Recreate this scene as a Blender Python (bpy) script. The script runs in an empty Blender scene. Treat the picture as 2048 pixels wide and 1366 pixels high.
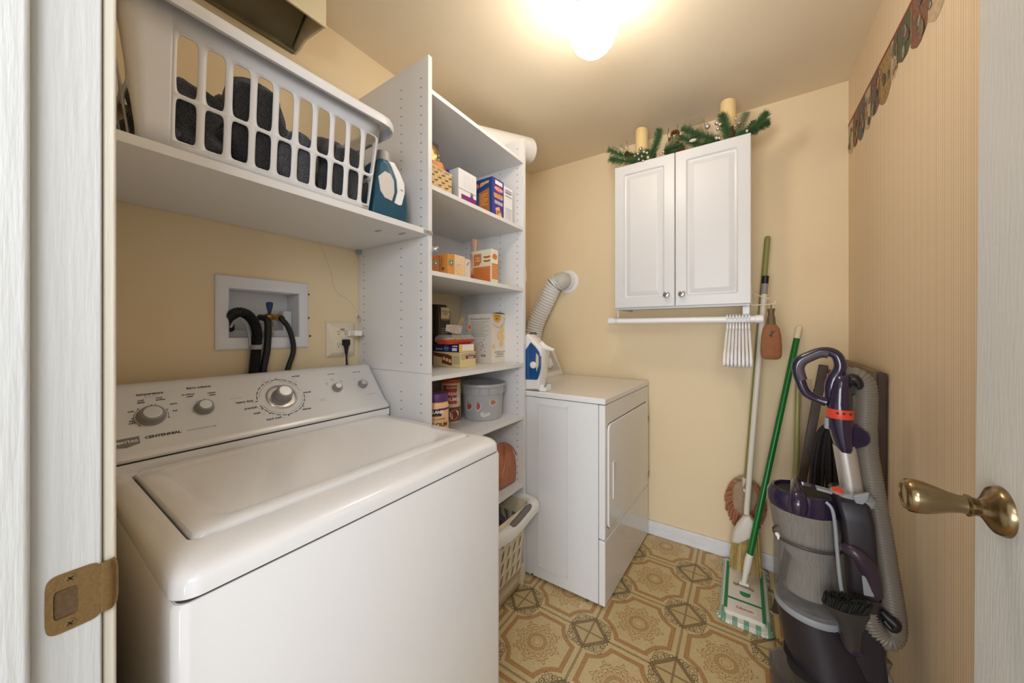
import bpy, math, random
from mathutils import Vector, Matrix, noise
from math import sin, cos, pi, radians

# ------------------------------------------------------------------ camera
WORLD_S, HALL_W, GLOBE_E, EXPO = 0.8, 52.0, 30.0, 0.26
scn = bpy.context.scene
FPX, CX, HY, YAW, CAMH = 687.4, 1024.0, 662.3, radians(33.963), 1.21
cam_d = bpy.data.cameras.new('camera'); cam = bpy.data.objects.new('camera', cam_d)
scn.collection.objects.link(cam); scn.camera = cam
cam.location = (0, 0, CAMH); cam.rotation_euler = (pi/2, 0, YAW)
cam_d.sensor_width = 36.0; cam_d.lens = 36.0*FPX/2048; cam_d.shift_y = -20.7/2048
cam_d.clip_start = 0.02; cam_d.clip_end = 50
# ------------------------------------------------------------------ world, exposure
w = bpy.data.worlds.new('hall_daylight'); scn.world = w; w.use_nodes = True
bg = w.node_tree.nodes['Background']; bg.inputs[0].default_value = (0.92, 0.95, 1.0, 1); bg.inputs[1].default_value = WORLD_S
vs = scn.view_settings
scn.display_settings.display_device = 'sRGB'
vs.view_transform = 'Standard'; vs.look = 'None'; vs.gamma = 1.0; vs.exposure = EXPO; vs.use_curve_mapping = False
# added area lights behind the camera, filling the room through the doorway
def area(name, loc, size, power, col, target):
    l = bpy.data.lights.new(name, 'AREA'); l.shape = 'RECTANGLE'; l.size, l.size_y = size; l.energy = power; l.color = col
    o = bpy.data.objects.new(name, l); scn.collection.objects.link(o); o.location = loc
    o.rotation_euler = (Vector(target)-Vector(loc)).to_track_quat('-Z', 'Y').to_euler(); return o
area('hall_fill', (-0.15, -2.1, 1.0), (1.5, 1.2), HALL_W, (0.92, 0.95, 1.0), (-0.35, 1.2, 1.75))  # unseen fill light, added low in the hall to lift the ceiling

area('doorway_fill', (0.30, -0.62, 1.75), (0.5, 0.5), 10.5, (0.92, 0.95, 1.0), (-1.0, 0.9, 1.15))  # unseen fill light, added to brighten the left wall under the shelf

# ------------------------------------------------------------------ helpers
Fv = Vector((-sin(YAW), cos(YAW), 0)); Rv = Vector((cos(YAW), sin(YAW), 0)); Cv = Vector((0, 0, CAMH))
def ray(x, y): return Fv + Rv*((x-CX)/FPX) + Vector((0, 0, 1))*((HY-y)/FPX)
def atX(x, y, X): d = ray(x, y); return Cv + d*(X/d.x)
def atY(x, y, Y): d = ray(x, y); return Cv + d*(Y/d.y)
def atZ(x, y, Z): d = ray(x, y); return Cv + d*((Z-CAMH)/d.z)
X_, Y_, Z_ = Vector((1, 0, 0)), Vector((0, 1, 0)), Vector((0, 0, 1))
WM = {}
def s2l(c): return c/12.92 if c <= 0.04045 else ((c+0.055)/1.055)**2.4
def rgb(r, g, b): return (s2l(r/255), s2l(g/255), s2l(b/255), 1)
MATS = {}
def mat(name, col, rough=0.5, metal=0.0, bump=0.0, bscale=60.0, var=0.0, spec=0.5, trans=0.0, alpha=1.0, emit=None, coat=0.0, stretch=None, ior=1.45, sss=0.0):
    if name in MATS: return MATS[name]
    m = bpy.data.materials.new(name); m.use_nodes = True; nt = m.node_tree; p = nt.nodes['Principled BSDF']
    c = rgb(*col); p.inputs['Base Color'].default_value = c
    p.inputs['Roughness'].default_value = rough; p.inputs['Metallic'].default_value = metal
    p.inputs['Specular IOR Level'].default_value = spec; p.inputs['IOR'].default_value = ior
    p.inputs['Transmission Weight'].default_value = trans; p.inputs['Alpha'].default_value = alpha
    p.inputs['Coat Weight'].default_value = coat
    if sss: p.inputs['Subsurface Weight'].default_value = sss; p.inputs['Subsurface Radius'].default_value = (0.02, 0.012, 0.006)
    if emit: p.inputs['Emission Color'].default_value = rgb(*emit[0]); p.inputs['Emission Strength'].default_value = emit[1]
    if bump or var:
        tc = nt.nodes.new('ShaderNodeTexCoord'); mp = nt.nodes.new('ShaderNodeMapping'); nz = nt.nodes.new('ShaderNodeTexNoise')
        nz.inputs['Scale'].default_value = bscale; nz.inputs['Detail'].default_value = 4
        if stretch: mp.inputs['Scale'].default_value = stretch
        nt.links.new(tc.outputs['Object'], mp.inputs[0]); nt.links.new(mp.outputs[0], nz.inputs['Vector'])
        if bump:
            b = nt.nodes.new('ShaderNodeBump'); b.inputs['Strength'].default_value = bump; b.inputs['Distance'].default_value = 0.003
            nt.links.new(nz.outputs[0], b.inputs['Height']); nt.links.new(b.outputs[0], p.inputs['Normal'])
        if var:
            r = nt.nodes.new('ShaderNodeMapRange'); r.inputs[1].default_value = 0.3; r.inputs[2].default_value = 0.7
            r.inputs[3].default_value = 1-var; r.inputs[4].default_value = 1+var*0.6
            mx = nt.nodes.new('ShaderNodeVectorMath'); mx.operation = 'SCALE'; mx.inputs[0].default_value = c[:3]
            nt.links.new(nz.outputs[0], r.inputs[0]); nt.links.new(r.outputs[0], mx.inputs['Scale']); nt.links.new(mx.outputs[0], p.inputs['Base Color'])
    MATS[name] = m; return m

class B:
    """collects geometry; every face has a material index"""
    def __init__(s): s.v = []; s.f = []; s.m = []
    def add(s, vs, fs, mi=0):
        o = len(s.v); s.v += [Vector(p) for p in vs]; s.f += [tuple(i+o for i in f) for f in fs]; s.m += [mi]*len(fs); return s
    def box(s, x0, x1, y0, y1, z0, z1, mi=0):
        x0, x1 = min(x0, x1), max(x0, x1); y0, y1 = min(y0, y1), max(y0, y1); z0, z1 = min(z0, z1), max(z0, z1)
        vs = [(x, y, z) for z in (z0, z1) for y in (y0, y1) for x in (x0, x1)]
        return s.add(vs, [(0, 2, 3, 1), (4, 5, 7, 6), (0, 1, 5, 4), (2, 6, 7, 3), (0, 4, 6, 2), (1, 3, 7, 5)], mi)
    def obox(s, o, u, v, n, mi=0):
        o = Vector(o); u, v, n = Vector(u), Vector(v), Vector(n)
        vs = [o+u*a+v*b+n*c for c in (0, 1) for b in (0, 1) for a in (0, 1)]
        fs = [(0, 2, 3, 1), (4, 5, 7, 6), (0, 1, 5, 4), (2, 6, 7, 3), (0, 4, 6, 2), (1, 3, 7, 5)]
        if u.cross(v).dot(n) < 0: fs = [f[::-1] for f in fs]
        return s.add(vs, fs, mi)
    def bar(s, p0, p1, w, d, mi=0, up=None):
        p0, p1 = Vector(p0), Vector(p1); t = (p1-p0).normalized(); up = Vector(up) if up else (X_ if abs(t.x) < 0.9 else Y_)
        a = t.cross(up).normalized(); b = a.cross(t).normalized()
        return s.obox(p0-a*w/2-b*d/2, a*w, b*d, p1-p0, mi)
    def prism(s, pts, ext, mi=0, mside=None):
        ext = Vector(ext); pts = [Vector(p) for p in pts]; n = len(pts)
        nrm = Vector((0, 0, 0))
        for i in range(n): nrm += (pts[i]-pts[0]).cross(pts[(i+1) % n]-pts[0])
        if nrm.dot(ext) > 0: pts = pts[::-1]
        vs = pts+[p+ext for p in pts]
        s.add(vs, [tuple(range(n)), tuple(range(2*n-1, n-1, -1))], mi)
        o = len(s.v)-2*n
        for i in range(n):
            j = (i+1) % n; s.f.append((o+i, o+i+n, o+j+n, o+j)); s.m.append(mi if mside is None else mside)
        return s
    def loft(s, rings, mi=0, cap=(True, True), closed=True):
        n = len(rings[0]); o = len(s.v)
        for r in rings: s.v += [Vector(p) for p in r]
        for k in range(len(rings)-1):
            for i in range(n if closed else n-1):
                j = (i+1) % n; s.f.append((o+k*n+i, o+k*n+j, o+(k+1)*n+j, o+(k+1)*n+i)); s.m.append(mi)
        if closed and cap[0]: s.f.append(tuple(o+i for i in range(n-1, -1, -1))); s.m.append(mi)
        if closed and cap[1]: q = o+(len(rings)-1)*n; s.f.append(tuple(q+i for i in range(n))); s.m.append(mi)
        return s
    def tube(s, pts, r, n=12, mi=0, cap=(True, True), rr=None, smooth=0):
        pts = [Vector(p) for p in pts]
        if smooth:
            rl = r if isinstance(r, (list, tuple)) else [r]*len(pts)
            pts, r = spline(pts, smooth, rl)
        if not isinstance(r, (list, tuple)): r = [r]*len(pts)
        t = (pts[1]-pts[0]).normalized(); a = t.cross(Z_ if abs(t.z) < 0.9 else X_).normalized(); rings = []
        for i, p in enumerate(pts):
            q0 = pts[max(i-1, 0)]; q1 = pts[min(i+1, len(pts)-1)]; t2 = (q1-q0).normalized()
            a = (a-t2*a.dot(t2)).normalized(); b = t2.cross(a)
            e = rr if rr else 1.0
            rings.append([p+(a*cos(2*pi*k/n)+b*sin(2*pi*k/n)*e)*r[i] for k in range(n)])
        return s.loft(rings, mi, cap)
    def cyl(s, p0, p1, r0, r1=None, n=24, mi=0, cap=(True, True)):
        return s.tube([p0, p1], [r0, r0 if r1 is None else r1], n, mi, cap)
    def lathe(s, o, prof, ax=(0, 0, 1), n=32, mi=0, cap=(True, True), lobes=None):
        o = Vector(o); ax = Vector(ax).normalized(); a = ax.cross(X_ if abs(ax.x) < 0.9 else Y_).normalized(); b = ax.cross(a)
        rings = []
        for (r, h) in prof:
            ring = []
            for k in range(n):
                th = 2*pi*k/n; q = r*(1+(lobes[1]*cos(lobes[0]*th) if lobes else 0)); ring.append(o+ax*h+(a*cos(th)+b*sin(th))*max(q, 1e-5))
            rings.append(ring)
        return s.loft(rings, mi, cap)
    def ball(s, c, r, n=16, mi=0, sc=(1, 1, 1)):
        c = Vector(c); m = n//2; rings = []
        for i in range(m+1):
            ph = -pi/2+pi*i/m; rings.append([c+Vector((cos(ph)*cos(2*pi*k/n)*sc[0], cos(ph)*sin(2*pi*k/n)*sc[1], sin(ph)*sc[2]))*r if 0 < i < m else c+Vector((1e-5*cos(2*pi*k/n), 1e-5*sin(2*pi*k/n), sin(ph)*sc[2]*r)) for k in range(n)])
        return s.loft(rings, mi)
    def grid(s, fn, nu, nv, mi=0, flip=False):
        o = len(s.v)
        for j in range(nv+1):
            for i in range(nu+1): s.v.append(Vector(fn(i/nu, j/nv)))
        for j in range(nv):
            for i in range(nu):
                q = (o+j*(nu+1)+i, o+j*(nu+1)+i+1, o+(j+1)*(nu+1)+i+1, o+(j+1)*(nu+1)+i)
                s.f.append(q[::-1] if flip else q); s.m.append(mi)
        return s
    def text(s, body, fr, u, v, size, mi=0, align='CENTER', bold=0.0, lift=0.0004, rot=0.0, sx=1.0):
        cu = bpy.data.curves.new('t', 'FONT'); cu.body = body; cu.size = size; cu.align_x = align; cu.align_y = 'CENTER'; cu.offset = bold; cu.resolution_u = 2
        ob = bpy.data.objects.new('t', cu); me = bpy.data.meshes.new_from_object(ob)
        cr, sr = cos(rot), sin(rot); o = len(s.v)
        for q in me.vertices:
            a, b = q.co.x*sx, q.co.y; s.v.append(fr.p(u+a*cr-b*sr, v+a*sr+b*cr, lift))
        for f in me.polygons: s.f.append(tuple(i+o for i in f.vertices)); s.m.append(mi)
        bpy.data.objects.remove(ob); bpy.data.curves.remove(cu); bpy.data.meshes.remove(me); return s

def spline(pts, k, r=None):
    out = []; ro = []; n = len(pts)
    for i in range(n-1):
        p0, p1, p2, p3 = pts[max(i-1, 0)], pts[i], pts[i+1], pts[min(i+2, n-1)]
        for j in range(k):
            t = j/k; out.append(0.5*((2*p1)+(p2-p0)*t+(2*p0-5*p1+4*p2-p3)*t*t+(3*p1-p0-3*p2+p3)*t**3))
            if r: ro.append(r[i]*(1-t)+r[i+1]*t)
    out.append(pts[-1])
    if r: ro.append(r[-1]); return out, ro
    return out

class Fr:
    """a flat frame on a surface: origin, unit u (right), unit v (up)"""
    def __init__(s, o, u, v): s.o = Vector(o); s.u = Vector(u).normalized(); s.v = Vector(v).normalized(); s.n = s.u.cross(s.v)
    def p(s, a, b, c=0): return s.o+s.u*a+s.v*b+s.n*c
def patch(b, fr, u0, u1, v0, v1, mi, lift=0.0003):
    return b.add([fr.p(u0, v0, lift), fr.p(u1, v0, lift), fr.p(u1, v1, lift), fr.p(u0, v1, lift)], [(0, 1, 2, 3)], mi)
def disc(b, fr, u, v, r, mi, lift=0.0003, n=20, ry=None, a0=0, a1=2*pi):
    ry = ry or r; k = n if a1-a0 >= 2*pi-1e-6 else n+1
    return b.add([fr.p(u+r*cos(a0+(a1-a0)*i/n), v+ry*sin(a0+(a1-a0)*i/n), lift) for i in range(k)], [tuple(range(k))], mi)
def polyp(b, fr, pts, mi, lift=0.0003): return b.add([fr.p(x, y, lift) for x, y in pts], [tuple(range(len(pts)))], mi)
def arc(b, fr, u, v, r, wd, a0, a1, mi, lift=0.0003, n=20, ry=None):
    ry = ry or r; e = ry/r; vs = []
    for i in range(n+1):
        a = a0+(a1-a0)*i/n
        vs += [fr.p(u+(r-wd/2)*cos(a), v+(r-wd/2)*e*sin(a), lift), fr.p(u+(r+wd/2)*cos(a), v+(r+wd/2)*e*sin(a), lift)]
    return b.add(vs, [(2*i, 2*i+1, 2*i+3, 2*i+2) for i in range(n)], mi)

def lines(b, fr, u0, u1, v0, v1, n, mi, th=0.35, ragged=0.25, seed=1):
    rnd = random.Random(seed); h = (v1-v0)/n
    for i in range(n):
        e = u0+(u1-u0)*(1-rnd.random()*ragged); patch(b, fr, u0, e, v1-h*(i+th), v1-h*i, mi)

def tag(o, label=None, cat=None, group=None, kind=None):
    if label: o['label'] = label
    if cat: o['category'] = cat
    if group: o['group'] = group
    if kind: o['kind'] = kind
    return o
def thing(name, label, cat, loc, rotz=0, group=None):
    o = bpy.data.objects.new(name, None); o.empty_display_size = 0.05; scn.collection.objects.link(o)
    o.location = loc; o.rotation_euler = (0, 0, rotz); WM[o] = Matrix.Translation(Vector(loc)) @ Matrix.Rotation(rotz, 4, 'Z')
    return tag(o, label, cat, group)
def obj(name, b, mats, parent=None, bevel=0, seg=2, sub=0, solid=0, sharp=38, origin=None, world=True):
    if not isinstance(mats, (list, tuple)): mats = [mats]
    if parent is not None:
        M = WM[parent]; Mi = M.inverted() if world else Matrix(); WM_o = M
    else:
        if origin is None:
            xs = [p.x for p in b.v]; ys = [p.y for p in b.v]; zs = [p.z for p in b.v]; origin = ((min(xs)+max(xs))/2, (min(ys)+max(ys))/2, min(zs))
        M = Matrix.Translation(Vector(origin)); Mi = M.inverted(); WM_o = M
    me = bpy.data.meshes.new(name); me.from_pydata([Mi @ p for p in b.v], [], b.f)
    for m in mats: me.materials.append(m)
    me.polygons.foreach_set('material_index', b.m)
    if solid:
        import bmesh
        bm_w = bmesh.new(); bm_w.from_mesh(me); bmesh.ops.remove_doubles(bm_w, verts=bm_w.verts, dist=2e-5); bm_w.to_mesh(me); bm_w.free()
    me.polygons.foreach_set('use_smooth', [True]*len(me.polygons)); me.update()
    me.set_sharp_from_angle(angle=radians(sharp))
    o = bpy.data.objects.new(name, me); scn.collection.objects.link(o); WM[o] = WM_o
    if parent is not None: o.parent = parent
    else: o.location = M.translation
    if solid: md = o.modifiers.new('s', 'SOLIDIFY'); md.thickness = solid; md.offset = 0
    if bevel: md = o.modifiers.new('b', 'BEVEL'); md.width = bevel; md.segments = seg; md.limit_method = 'ANGLE'; md.angle_limit = radians(40); md.harden_normals = True
    if sub: md = o.modifiers.new('u', 'SUBSURF'); md.levels = sub; md.render_levels = sub
    return o
def struct(name, b, mats, **k): return tag(obj(name, b, mats, **k), kind='structure')
def copy_tree(o, loc=None, parent=None, label=None, group=None, rotz=None):
    c = o.copy(); scn.collection.objects.link(c)
    if parent: c.parent = parent
    if loc is not None: c.location = loc
    if rotz is not None: c.rotation_euler = (o.rotation_euler[0], o.rotation_euler[1], rotz)
    if label: c['label'] = label
    if group: c['group'] = group
    for ch in [q for q in bpy.data.objects if q.parent == o]: copy_tree(ch, parent=c)
    return c
def rrect(hx, hy, r, n=6):
    pts = []
    for cx, cy, a in ((hx-r, hy-r, 0), (-hx+r, hy-r, pi/2), (-hx+r, -hy+r, pi), (hx-r, -hy+r, 1.5*pi)):
        for i in range(n+1): t = a+pi/2*i/n; pts.append((cx+r*cos(t), cy+r*sin(t)))
    return pts

# ------------------------------------------------------------------ node expressions for patterned surfaces
class N:
    nt = None
    def __init__(s, k): s.k = k
    @staticmethod
    def op(o, a, b=None, c=None):
        n = N.nt.nodes.new('ShaderNodeMath'); n.operation = o
        for i, q in enumerate((a, b, c)):
            if q is None: continue
            if isinstance(q, N): N.nt.links.new(q.k, n.inputs[i])
            else: n.inputs[i].default_value = q
        return N(n.outputs[0])
    def __add__(s, o): return N.op('ADD', s, o)
    __radd__ = __add__
    def __sub__(s, o): return N.op('SUBTRACT', s, o)
    def __rsub__(s, o): return N.op('SUBTRACT', o, s)
    def __mul__(s, o): return N.op('MULTIPLY', s, o)
    __rmul__ = __mul__
    def __truediv__(s, o): return N.op('DIVIDE', s, o)
    def abs(s): return N.op('ABSOLUTE', s)
    def fract(s): return N.op('FRACT', s)
    def sqrt(s): return N.op('SQRT', s)
    def sin(s): return N.op('SINE', s)
    def cos(s): return N.op('COSINE', s)
    def lt(s, o): return N.op('LESS_THAN', s, o)
    def gt(s, o): return N.op('GREATER_THAN', s, o)
def nmax(a, b): return N.op('MAXIMUM', a, b)
def nmin(a, b): return N.op('MINIMUM', a, b)
def band(d, wd): return d.abs().lt(wd)
def mixc(fac, a, b):
    m = N.nt.nodes.new('ShaderNodeMix'); m.data_type = 'RGBA'
    for i, q in ((0, fac), (6, a), (7, b)):
        if isinstance(q, N): N.nt.links.new(q.k, m.inputs[i])
        else: m.inputs[i].default_value = q
    return N(m.outputs[2])
def newmat(name, rough=0.5):
    m = bpy.data.materials.new(name); m.use_nodes = True; N.nt = m.node_tree; p = m.node_tree.nodes['Principled BSDF']; p.inputs['Roughness'].default_value = rough
    tc = N.nt.nodes.new('ShaderNodeNewGeometry'); sp = N.nt.nodes.new('ShaderNodeSeparateXYZ'); N.nt.links.new(tc.outputs['Position'], sp.inputs[0])
    return m, p, N(sp.outputs[0]), N(sp.outputs[1]), N(sp.outputs[2]), tc
def noisen(scale, detail=3, vec=None, stretch=None):
    n = N.nt.nodes.new('ShaderNodeTexNoise'); n.inputs['Scale'].default_value = scale; n.inputs['Detail'].default_value = detail
    if vec is not None:
        if stretch:
            mp = N.nt.nodes.new('ShaderNodeMapping'); mp.inputs['Scale'].default_value = stretch; N.nt.links.new(vec, mp.inputs[0]); vec = mp.outputs[0]
        N.nt.links.new(vec, n.inputs['Vector'])
    return N(n.outputs[0])

# ------------------------------------------------------------------ room shell
XL, XR, YB, YN, ZC = -1.301, 0.400, 2.172, 0.058, 2.36
# floor: sheet vinyl with medallions, scalloped frames and diamonds
TILE = 0.308
def floor_mat():
    m, p, X, Y, Zc, geo = newmat('vinyl_floor', 0.42)
    wob = (noisen(9, 2, geo.outputs['Position'])-0.5)*0.012
    u = ((X+0.36)/TILE+40.5+wob).fract()-0.5; v = ((Y-1.166)/TILE+40.5+wob).fract()-0.5
    ax, ay = u.abs(), v.abs(); r = (u*u+v*v).sqrt(); th = N.op('ARCTAN2', v, u)
    qx, qy = 0.5-ax, 0.5-ay; dc = (qx*qx+qy*qy).sqrt()
    a, b = (qx+qy)*0.7071, ((qx-qy)*0.7071).abs()
    spk = noisen(260, 2, geo.outputs['Position']); cloud = noisen(14, 4, geo.outputs['Position']); grain = noisen(70, 3, geo.outputs['Position'], (1, 3, 1))
    base = mixc(N.op('MULTIPLY_ADD', grain, 1.6, -0.3), rgb(222, 204, 158), rgb(188, 164, 114))
    # frame round each medallion
    f = nmax(nmax(ax, ay)-0.405, 0.335-dc)
    tan = rgb(172, 124, 74); brown = rgb(112, 86, 54); dark = rgb(84, 66, 44)
    c = mixc(band(f, 0.022)*(0.55+0.45*spk.gt(0.45)), base, tan)
    c = mixc(band(band(f, 0.024)-0, 5)*0 + nmax(band(f-0.024, 0.0035), band(f+0.024, 0.0035))*0.8, c, rgb(150, 110, 64))
    # medallion: ring and lobed petal outlines
    pet = 0.245+0.035*(8.0*th).cos()+0.018*(24.0*th).cos()
    for k, wd in ((1.02, 0.0065), (0.88, 0.005), (0.70, 0.0055)):
        c = mixc(band(r-pet*k, wd)*0.95, c, rgb(158, 110, 60))
    rays = (32.0*th).cos().gt(0.72)*r.gt(0.12)*r.lt(pet*0.74)
    c = mixc(rays*0.85, c, rgb(160, 114, 64))
    c = mixc(band(r-0.095, 0.02)*(0.5+0.4*spk.gt(0.5)), c, tan)
    c = mixc(nmax(band(r-0.12, 0.003), band(r-0.05, 0.003)), c, rgb(140, 100, 58))
    corner = (N.op('ABSOLUTE', ax-ay)).lt(0.035)*band(r-0.315, 0.03)
    c = mixc(band(nmax((ax-ay).abs()*1.6, (r-0.30).abs())-0.045, 0.004)*0.7, c, tan)
    # grid lines joining the diamonds
    g = nmin(qx, qy); c = mixc(nmax(band(g-0.011, 0.0035), g.lt(0.0035))*0.75, c, brown)
    c = mixc(g.lt(0.0145)*spk.gt(0.5)*0.5, c, brown)
    # diamonds
    c = mixc(a.lt(0.15), c, mixc(grain, rgb(208, 188, 140), rgb(176, 152, 106)))
    c = mixc(a.lt(0.15)*g.lt(0.012)*0.7, c, brown)
    c = mixc(band(a-0.168, 0.017)*(0.6+0.4*spk.gt(0.48)), c, brown)
    c = mixc(nmax(band(a-0.187, 0.003), band(a-0.15, 0.003)), c, dark)
    # scrolls outside every side of a diamond
    th2 = N.op('ARCTAN2', b, a-0.252); r2 = ((a-0.252)*(a-0.252)+b*b).sqrt()
    lob = 0.052+0.012*(5.0*th2).cos()
    sc = nmax(band(r2-lob, 0.0055), band(r2-lob*0.5, 0.004))
    r3 = ((a-0.225)*(a-0.225)+(b-0.078)*(b-0.078)).sqrt(); sc = nmax(sc, nmax(band(r3-0.028, 0.005), r3.lt(0.010)))
    r4 = ((a-0.205)*(a-0.205)+(b-0.125)*(b-0.125)*0.5).sqrt(); sc = nmax(sc, band(r4-0.018, 0.0045))
    c = mixc(sc*0.9, c, dark)
    c = mixc(N.op('MULTIPLY_ADD', cloud, 0.4, -0.14), c, rgb(168, 140, 92))
    N.nt.links.new(c.k, p.inputs['Base Color'])
    bm = N.nt.nodes.new('ShaderNodeBump'); bm.inputs['Strength'].default_value = 0.12; bm.inputs['Distance'].default_value = 0.001
    N.nt.links.new(spk.k, bm.inputs['Height']); N.nt.links.new(bm.outputs[0], p.inputs['Normal'])
    return m
def paper_mat():
    m, p, X, Y, Zc, geo = newmat('striped_wallpaper', 0.6)
    t = Y*(2*pi/0.0105); s = t.sin()*0.5+0.5
    wide = (Y*(2*pi/0.042)+0.6).sin()*0.5+0.5
    c = mixc(s.gt(0.55)*(0.35+0.35*wide), rgb(234, 213, 180), rgb(206, 178, 144))
    c = mixc((N.op('MULTIPLY_ADD', noisen(3, 2, geo.outputs['Position']), 0.3, -0.05)), c, rgb(214, 188, 150))
    N.nt.links.new(c.k, p.inputs['Base Color']); return m
def wall_paint(name, c0, c1, rough=0.75):
    m, p, X, Y, Zc, geo = newmat(name, rough)
    c = mixc(N.op('MULTIPLY_ADD', noisen(2.2, 3, geo.outputs['Position']), 1.4, -0.2), rgb(*c0), rgb(*c1)); N.nt.links.new(c.k, p.inputs['Base Color'])
    bm = N.nt.nodes.new('ShaderNodeBump'); bm.inputs['Strength'].default_value = 0.08; bm.inputs['Distance'].default_value = 0.002
    N.nt.links.new(noisen(180, 3, geo.outputs['Position']).k, bm.inputs['Height']); N.nt.links.new(bm.outputs[0], p.inputs['Normal']); return m
WALLM = wall_paint('cream_wall_paint', (232, 213, 177), (226, 205, 167))
CEILM = wall_paint('ceiling_paint', (236, 223, 198), (230, 215, 188))
PAINT = mat('door_paint', (212, 212, 208), 0.42, bump=0.25, bscale=45, stretch=(4, 4, 0.5))
TRIMW = mat('trim_paint', (198, 198, 194), 0.4, bump=0.3, bscale=35, stretch=(5, 5, 0.4))
WHITE = mat('white_plastic', (232, 232, 230), 0.35)
MELA = mat('white_melamine', (222, 221, 220), 0.38, bump=0.04, bscale=120)
ENAM = mat('white_enamel', (228, 226, 224), 0.16, coat=0.3)
ENAMT = mat('white_enamel_textured', (222, 222, 222), 0.22, bump=0.03, bscale=260)
HOLE = mat('dark_hole', (40, 34, 30), 0.9)
BLACK = mat('black_plastic', (22, 22, 24), 0.4)
RUBB = mat('black_rubber', (26, 27, 28), 0.5)
CHROME = mat('chrome', (210, 210, 214), 0.12, 1.0)
STEEL = mat('brushed_steel', (190, 190, 190), 0.28, 1.0)
BRASS = mat('antique_brass', (146, 126, 94), 0.22, 1.0, bump=0.05, bscale=300)
STRIKE = mat('brass_strike', (150, 122, 80), 0.42, 0.85, bump=0.12, bscale=420, var=0.12)
DARKT = mat('dark_lettering', (52, 48, 46), 0.6)
GREYT = mat('grey_lettering', (150, 146, 142), 0.6)
GAP = mat('dark_gap', (60, 56, 54), 0.9)

struct('floor', B().box(XL-.1, XR+.1, -0.3, YB+.1, -0.05, 0), floor_mat(), origin=(0, 0, 0))
struct('ceiling', B().box(XL-.1, XR+.1, -0.1, YB+.1, ZC, ZC+.05), CEILM)
# left wall with the recess cut for the water valves
RY0, RY1, RZ0, RZ1 = 0.386, 0.583, 1.191, 1.340
b = B()
g_ = .003
for (y0, y1, z0, z1) in ((-.1, RY0-g_, 0, ZC), (RY1+g_, YB+.1, 0, ZC), (RY0-g_, RY1+g_, 0, RZ0-g_), (RY0-g_, RY1+g_, RZ1+g_, ZC)): b.box(XL-.1, XL, y0, y1, z0, z1)
struct('wall_left', b, WALLM)
struct('wall_back', B().box(XL-.1, XR+.1, YB, YB+.1, 0, ZC), WALLM)
struct('wall_right', B().box(XR, XR+.1, -0.1, YB+.1, 0, ZC), paper_mat())
JX0, JX1, DZ = -0.550, 0.268, 2.05
b = B().box(XL-.1, JX0-.02, -0.06, YN, 0, ZC).box(JX1+.02, XR+.1, -0.06, YN, 0, ZC).box(JX0-.02, JX1+.02, -0.06, YN, DZ+.02, ZC)
struct('wall_front', b, WALLM)
b = B().box(XL, XR, YB-.014, YB, 0, 0.082)
struct('baseboard_back', b, mat('scuffed_baseboard', (222, 224, 226), 0.45, var=0.08, bscale=12, stretch=(1, 1, 3)), bevel=.005)
struct('baseboard_right', B().box(XR-.012, XR, YN+.01, YB-.015, 0, 0.082), TRIMW, bevel=.004)
# door frame: jambs, head, stops
b = B()
b.box(JX0-.02, JX0, -0.062, YN, 0, DZ+.02).box(JX1, JX1+.02, -0.062, YN, 0, DZ+.02).box(JX0, JX1, -0.062, YN, DZ, DZ+.02)
struct('trim_1', b, TRIMW, bevel=.002)
b = B()
for (x0, x1, z0, z1) in ((JX0, JX0+.012, 0, DZ), (JX1-.012, JX1, 0, DZ), (JX0+.012, JX1-.012, DZ-.012, DZ)): b.box(x0, x1, -0.035, 0.0145, z0, z1)
struct('trim_2', b, TRIMW, bevel=.004)
b = B()
b.box(JX0-.07, JX0-.0035, YN+.0005, YN+.0105, 0, DZ+.07).box(JX1+.004, JX1+.06, YN+.0005, YN+.0105, 0, DZ+.07).box(JX0-.0035, JX1+.004, YN+.0005, YN+.0105, DZ+.004, DZ+.07)
struct('trim_3', b, mat('casing_paint', (214, 206, 190), 0.45, bump=0.25, bscale=35, stretch=(5, 5, 0.4)), bevel=.003)
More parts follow.
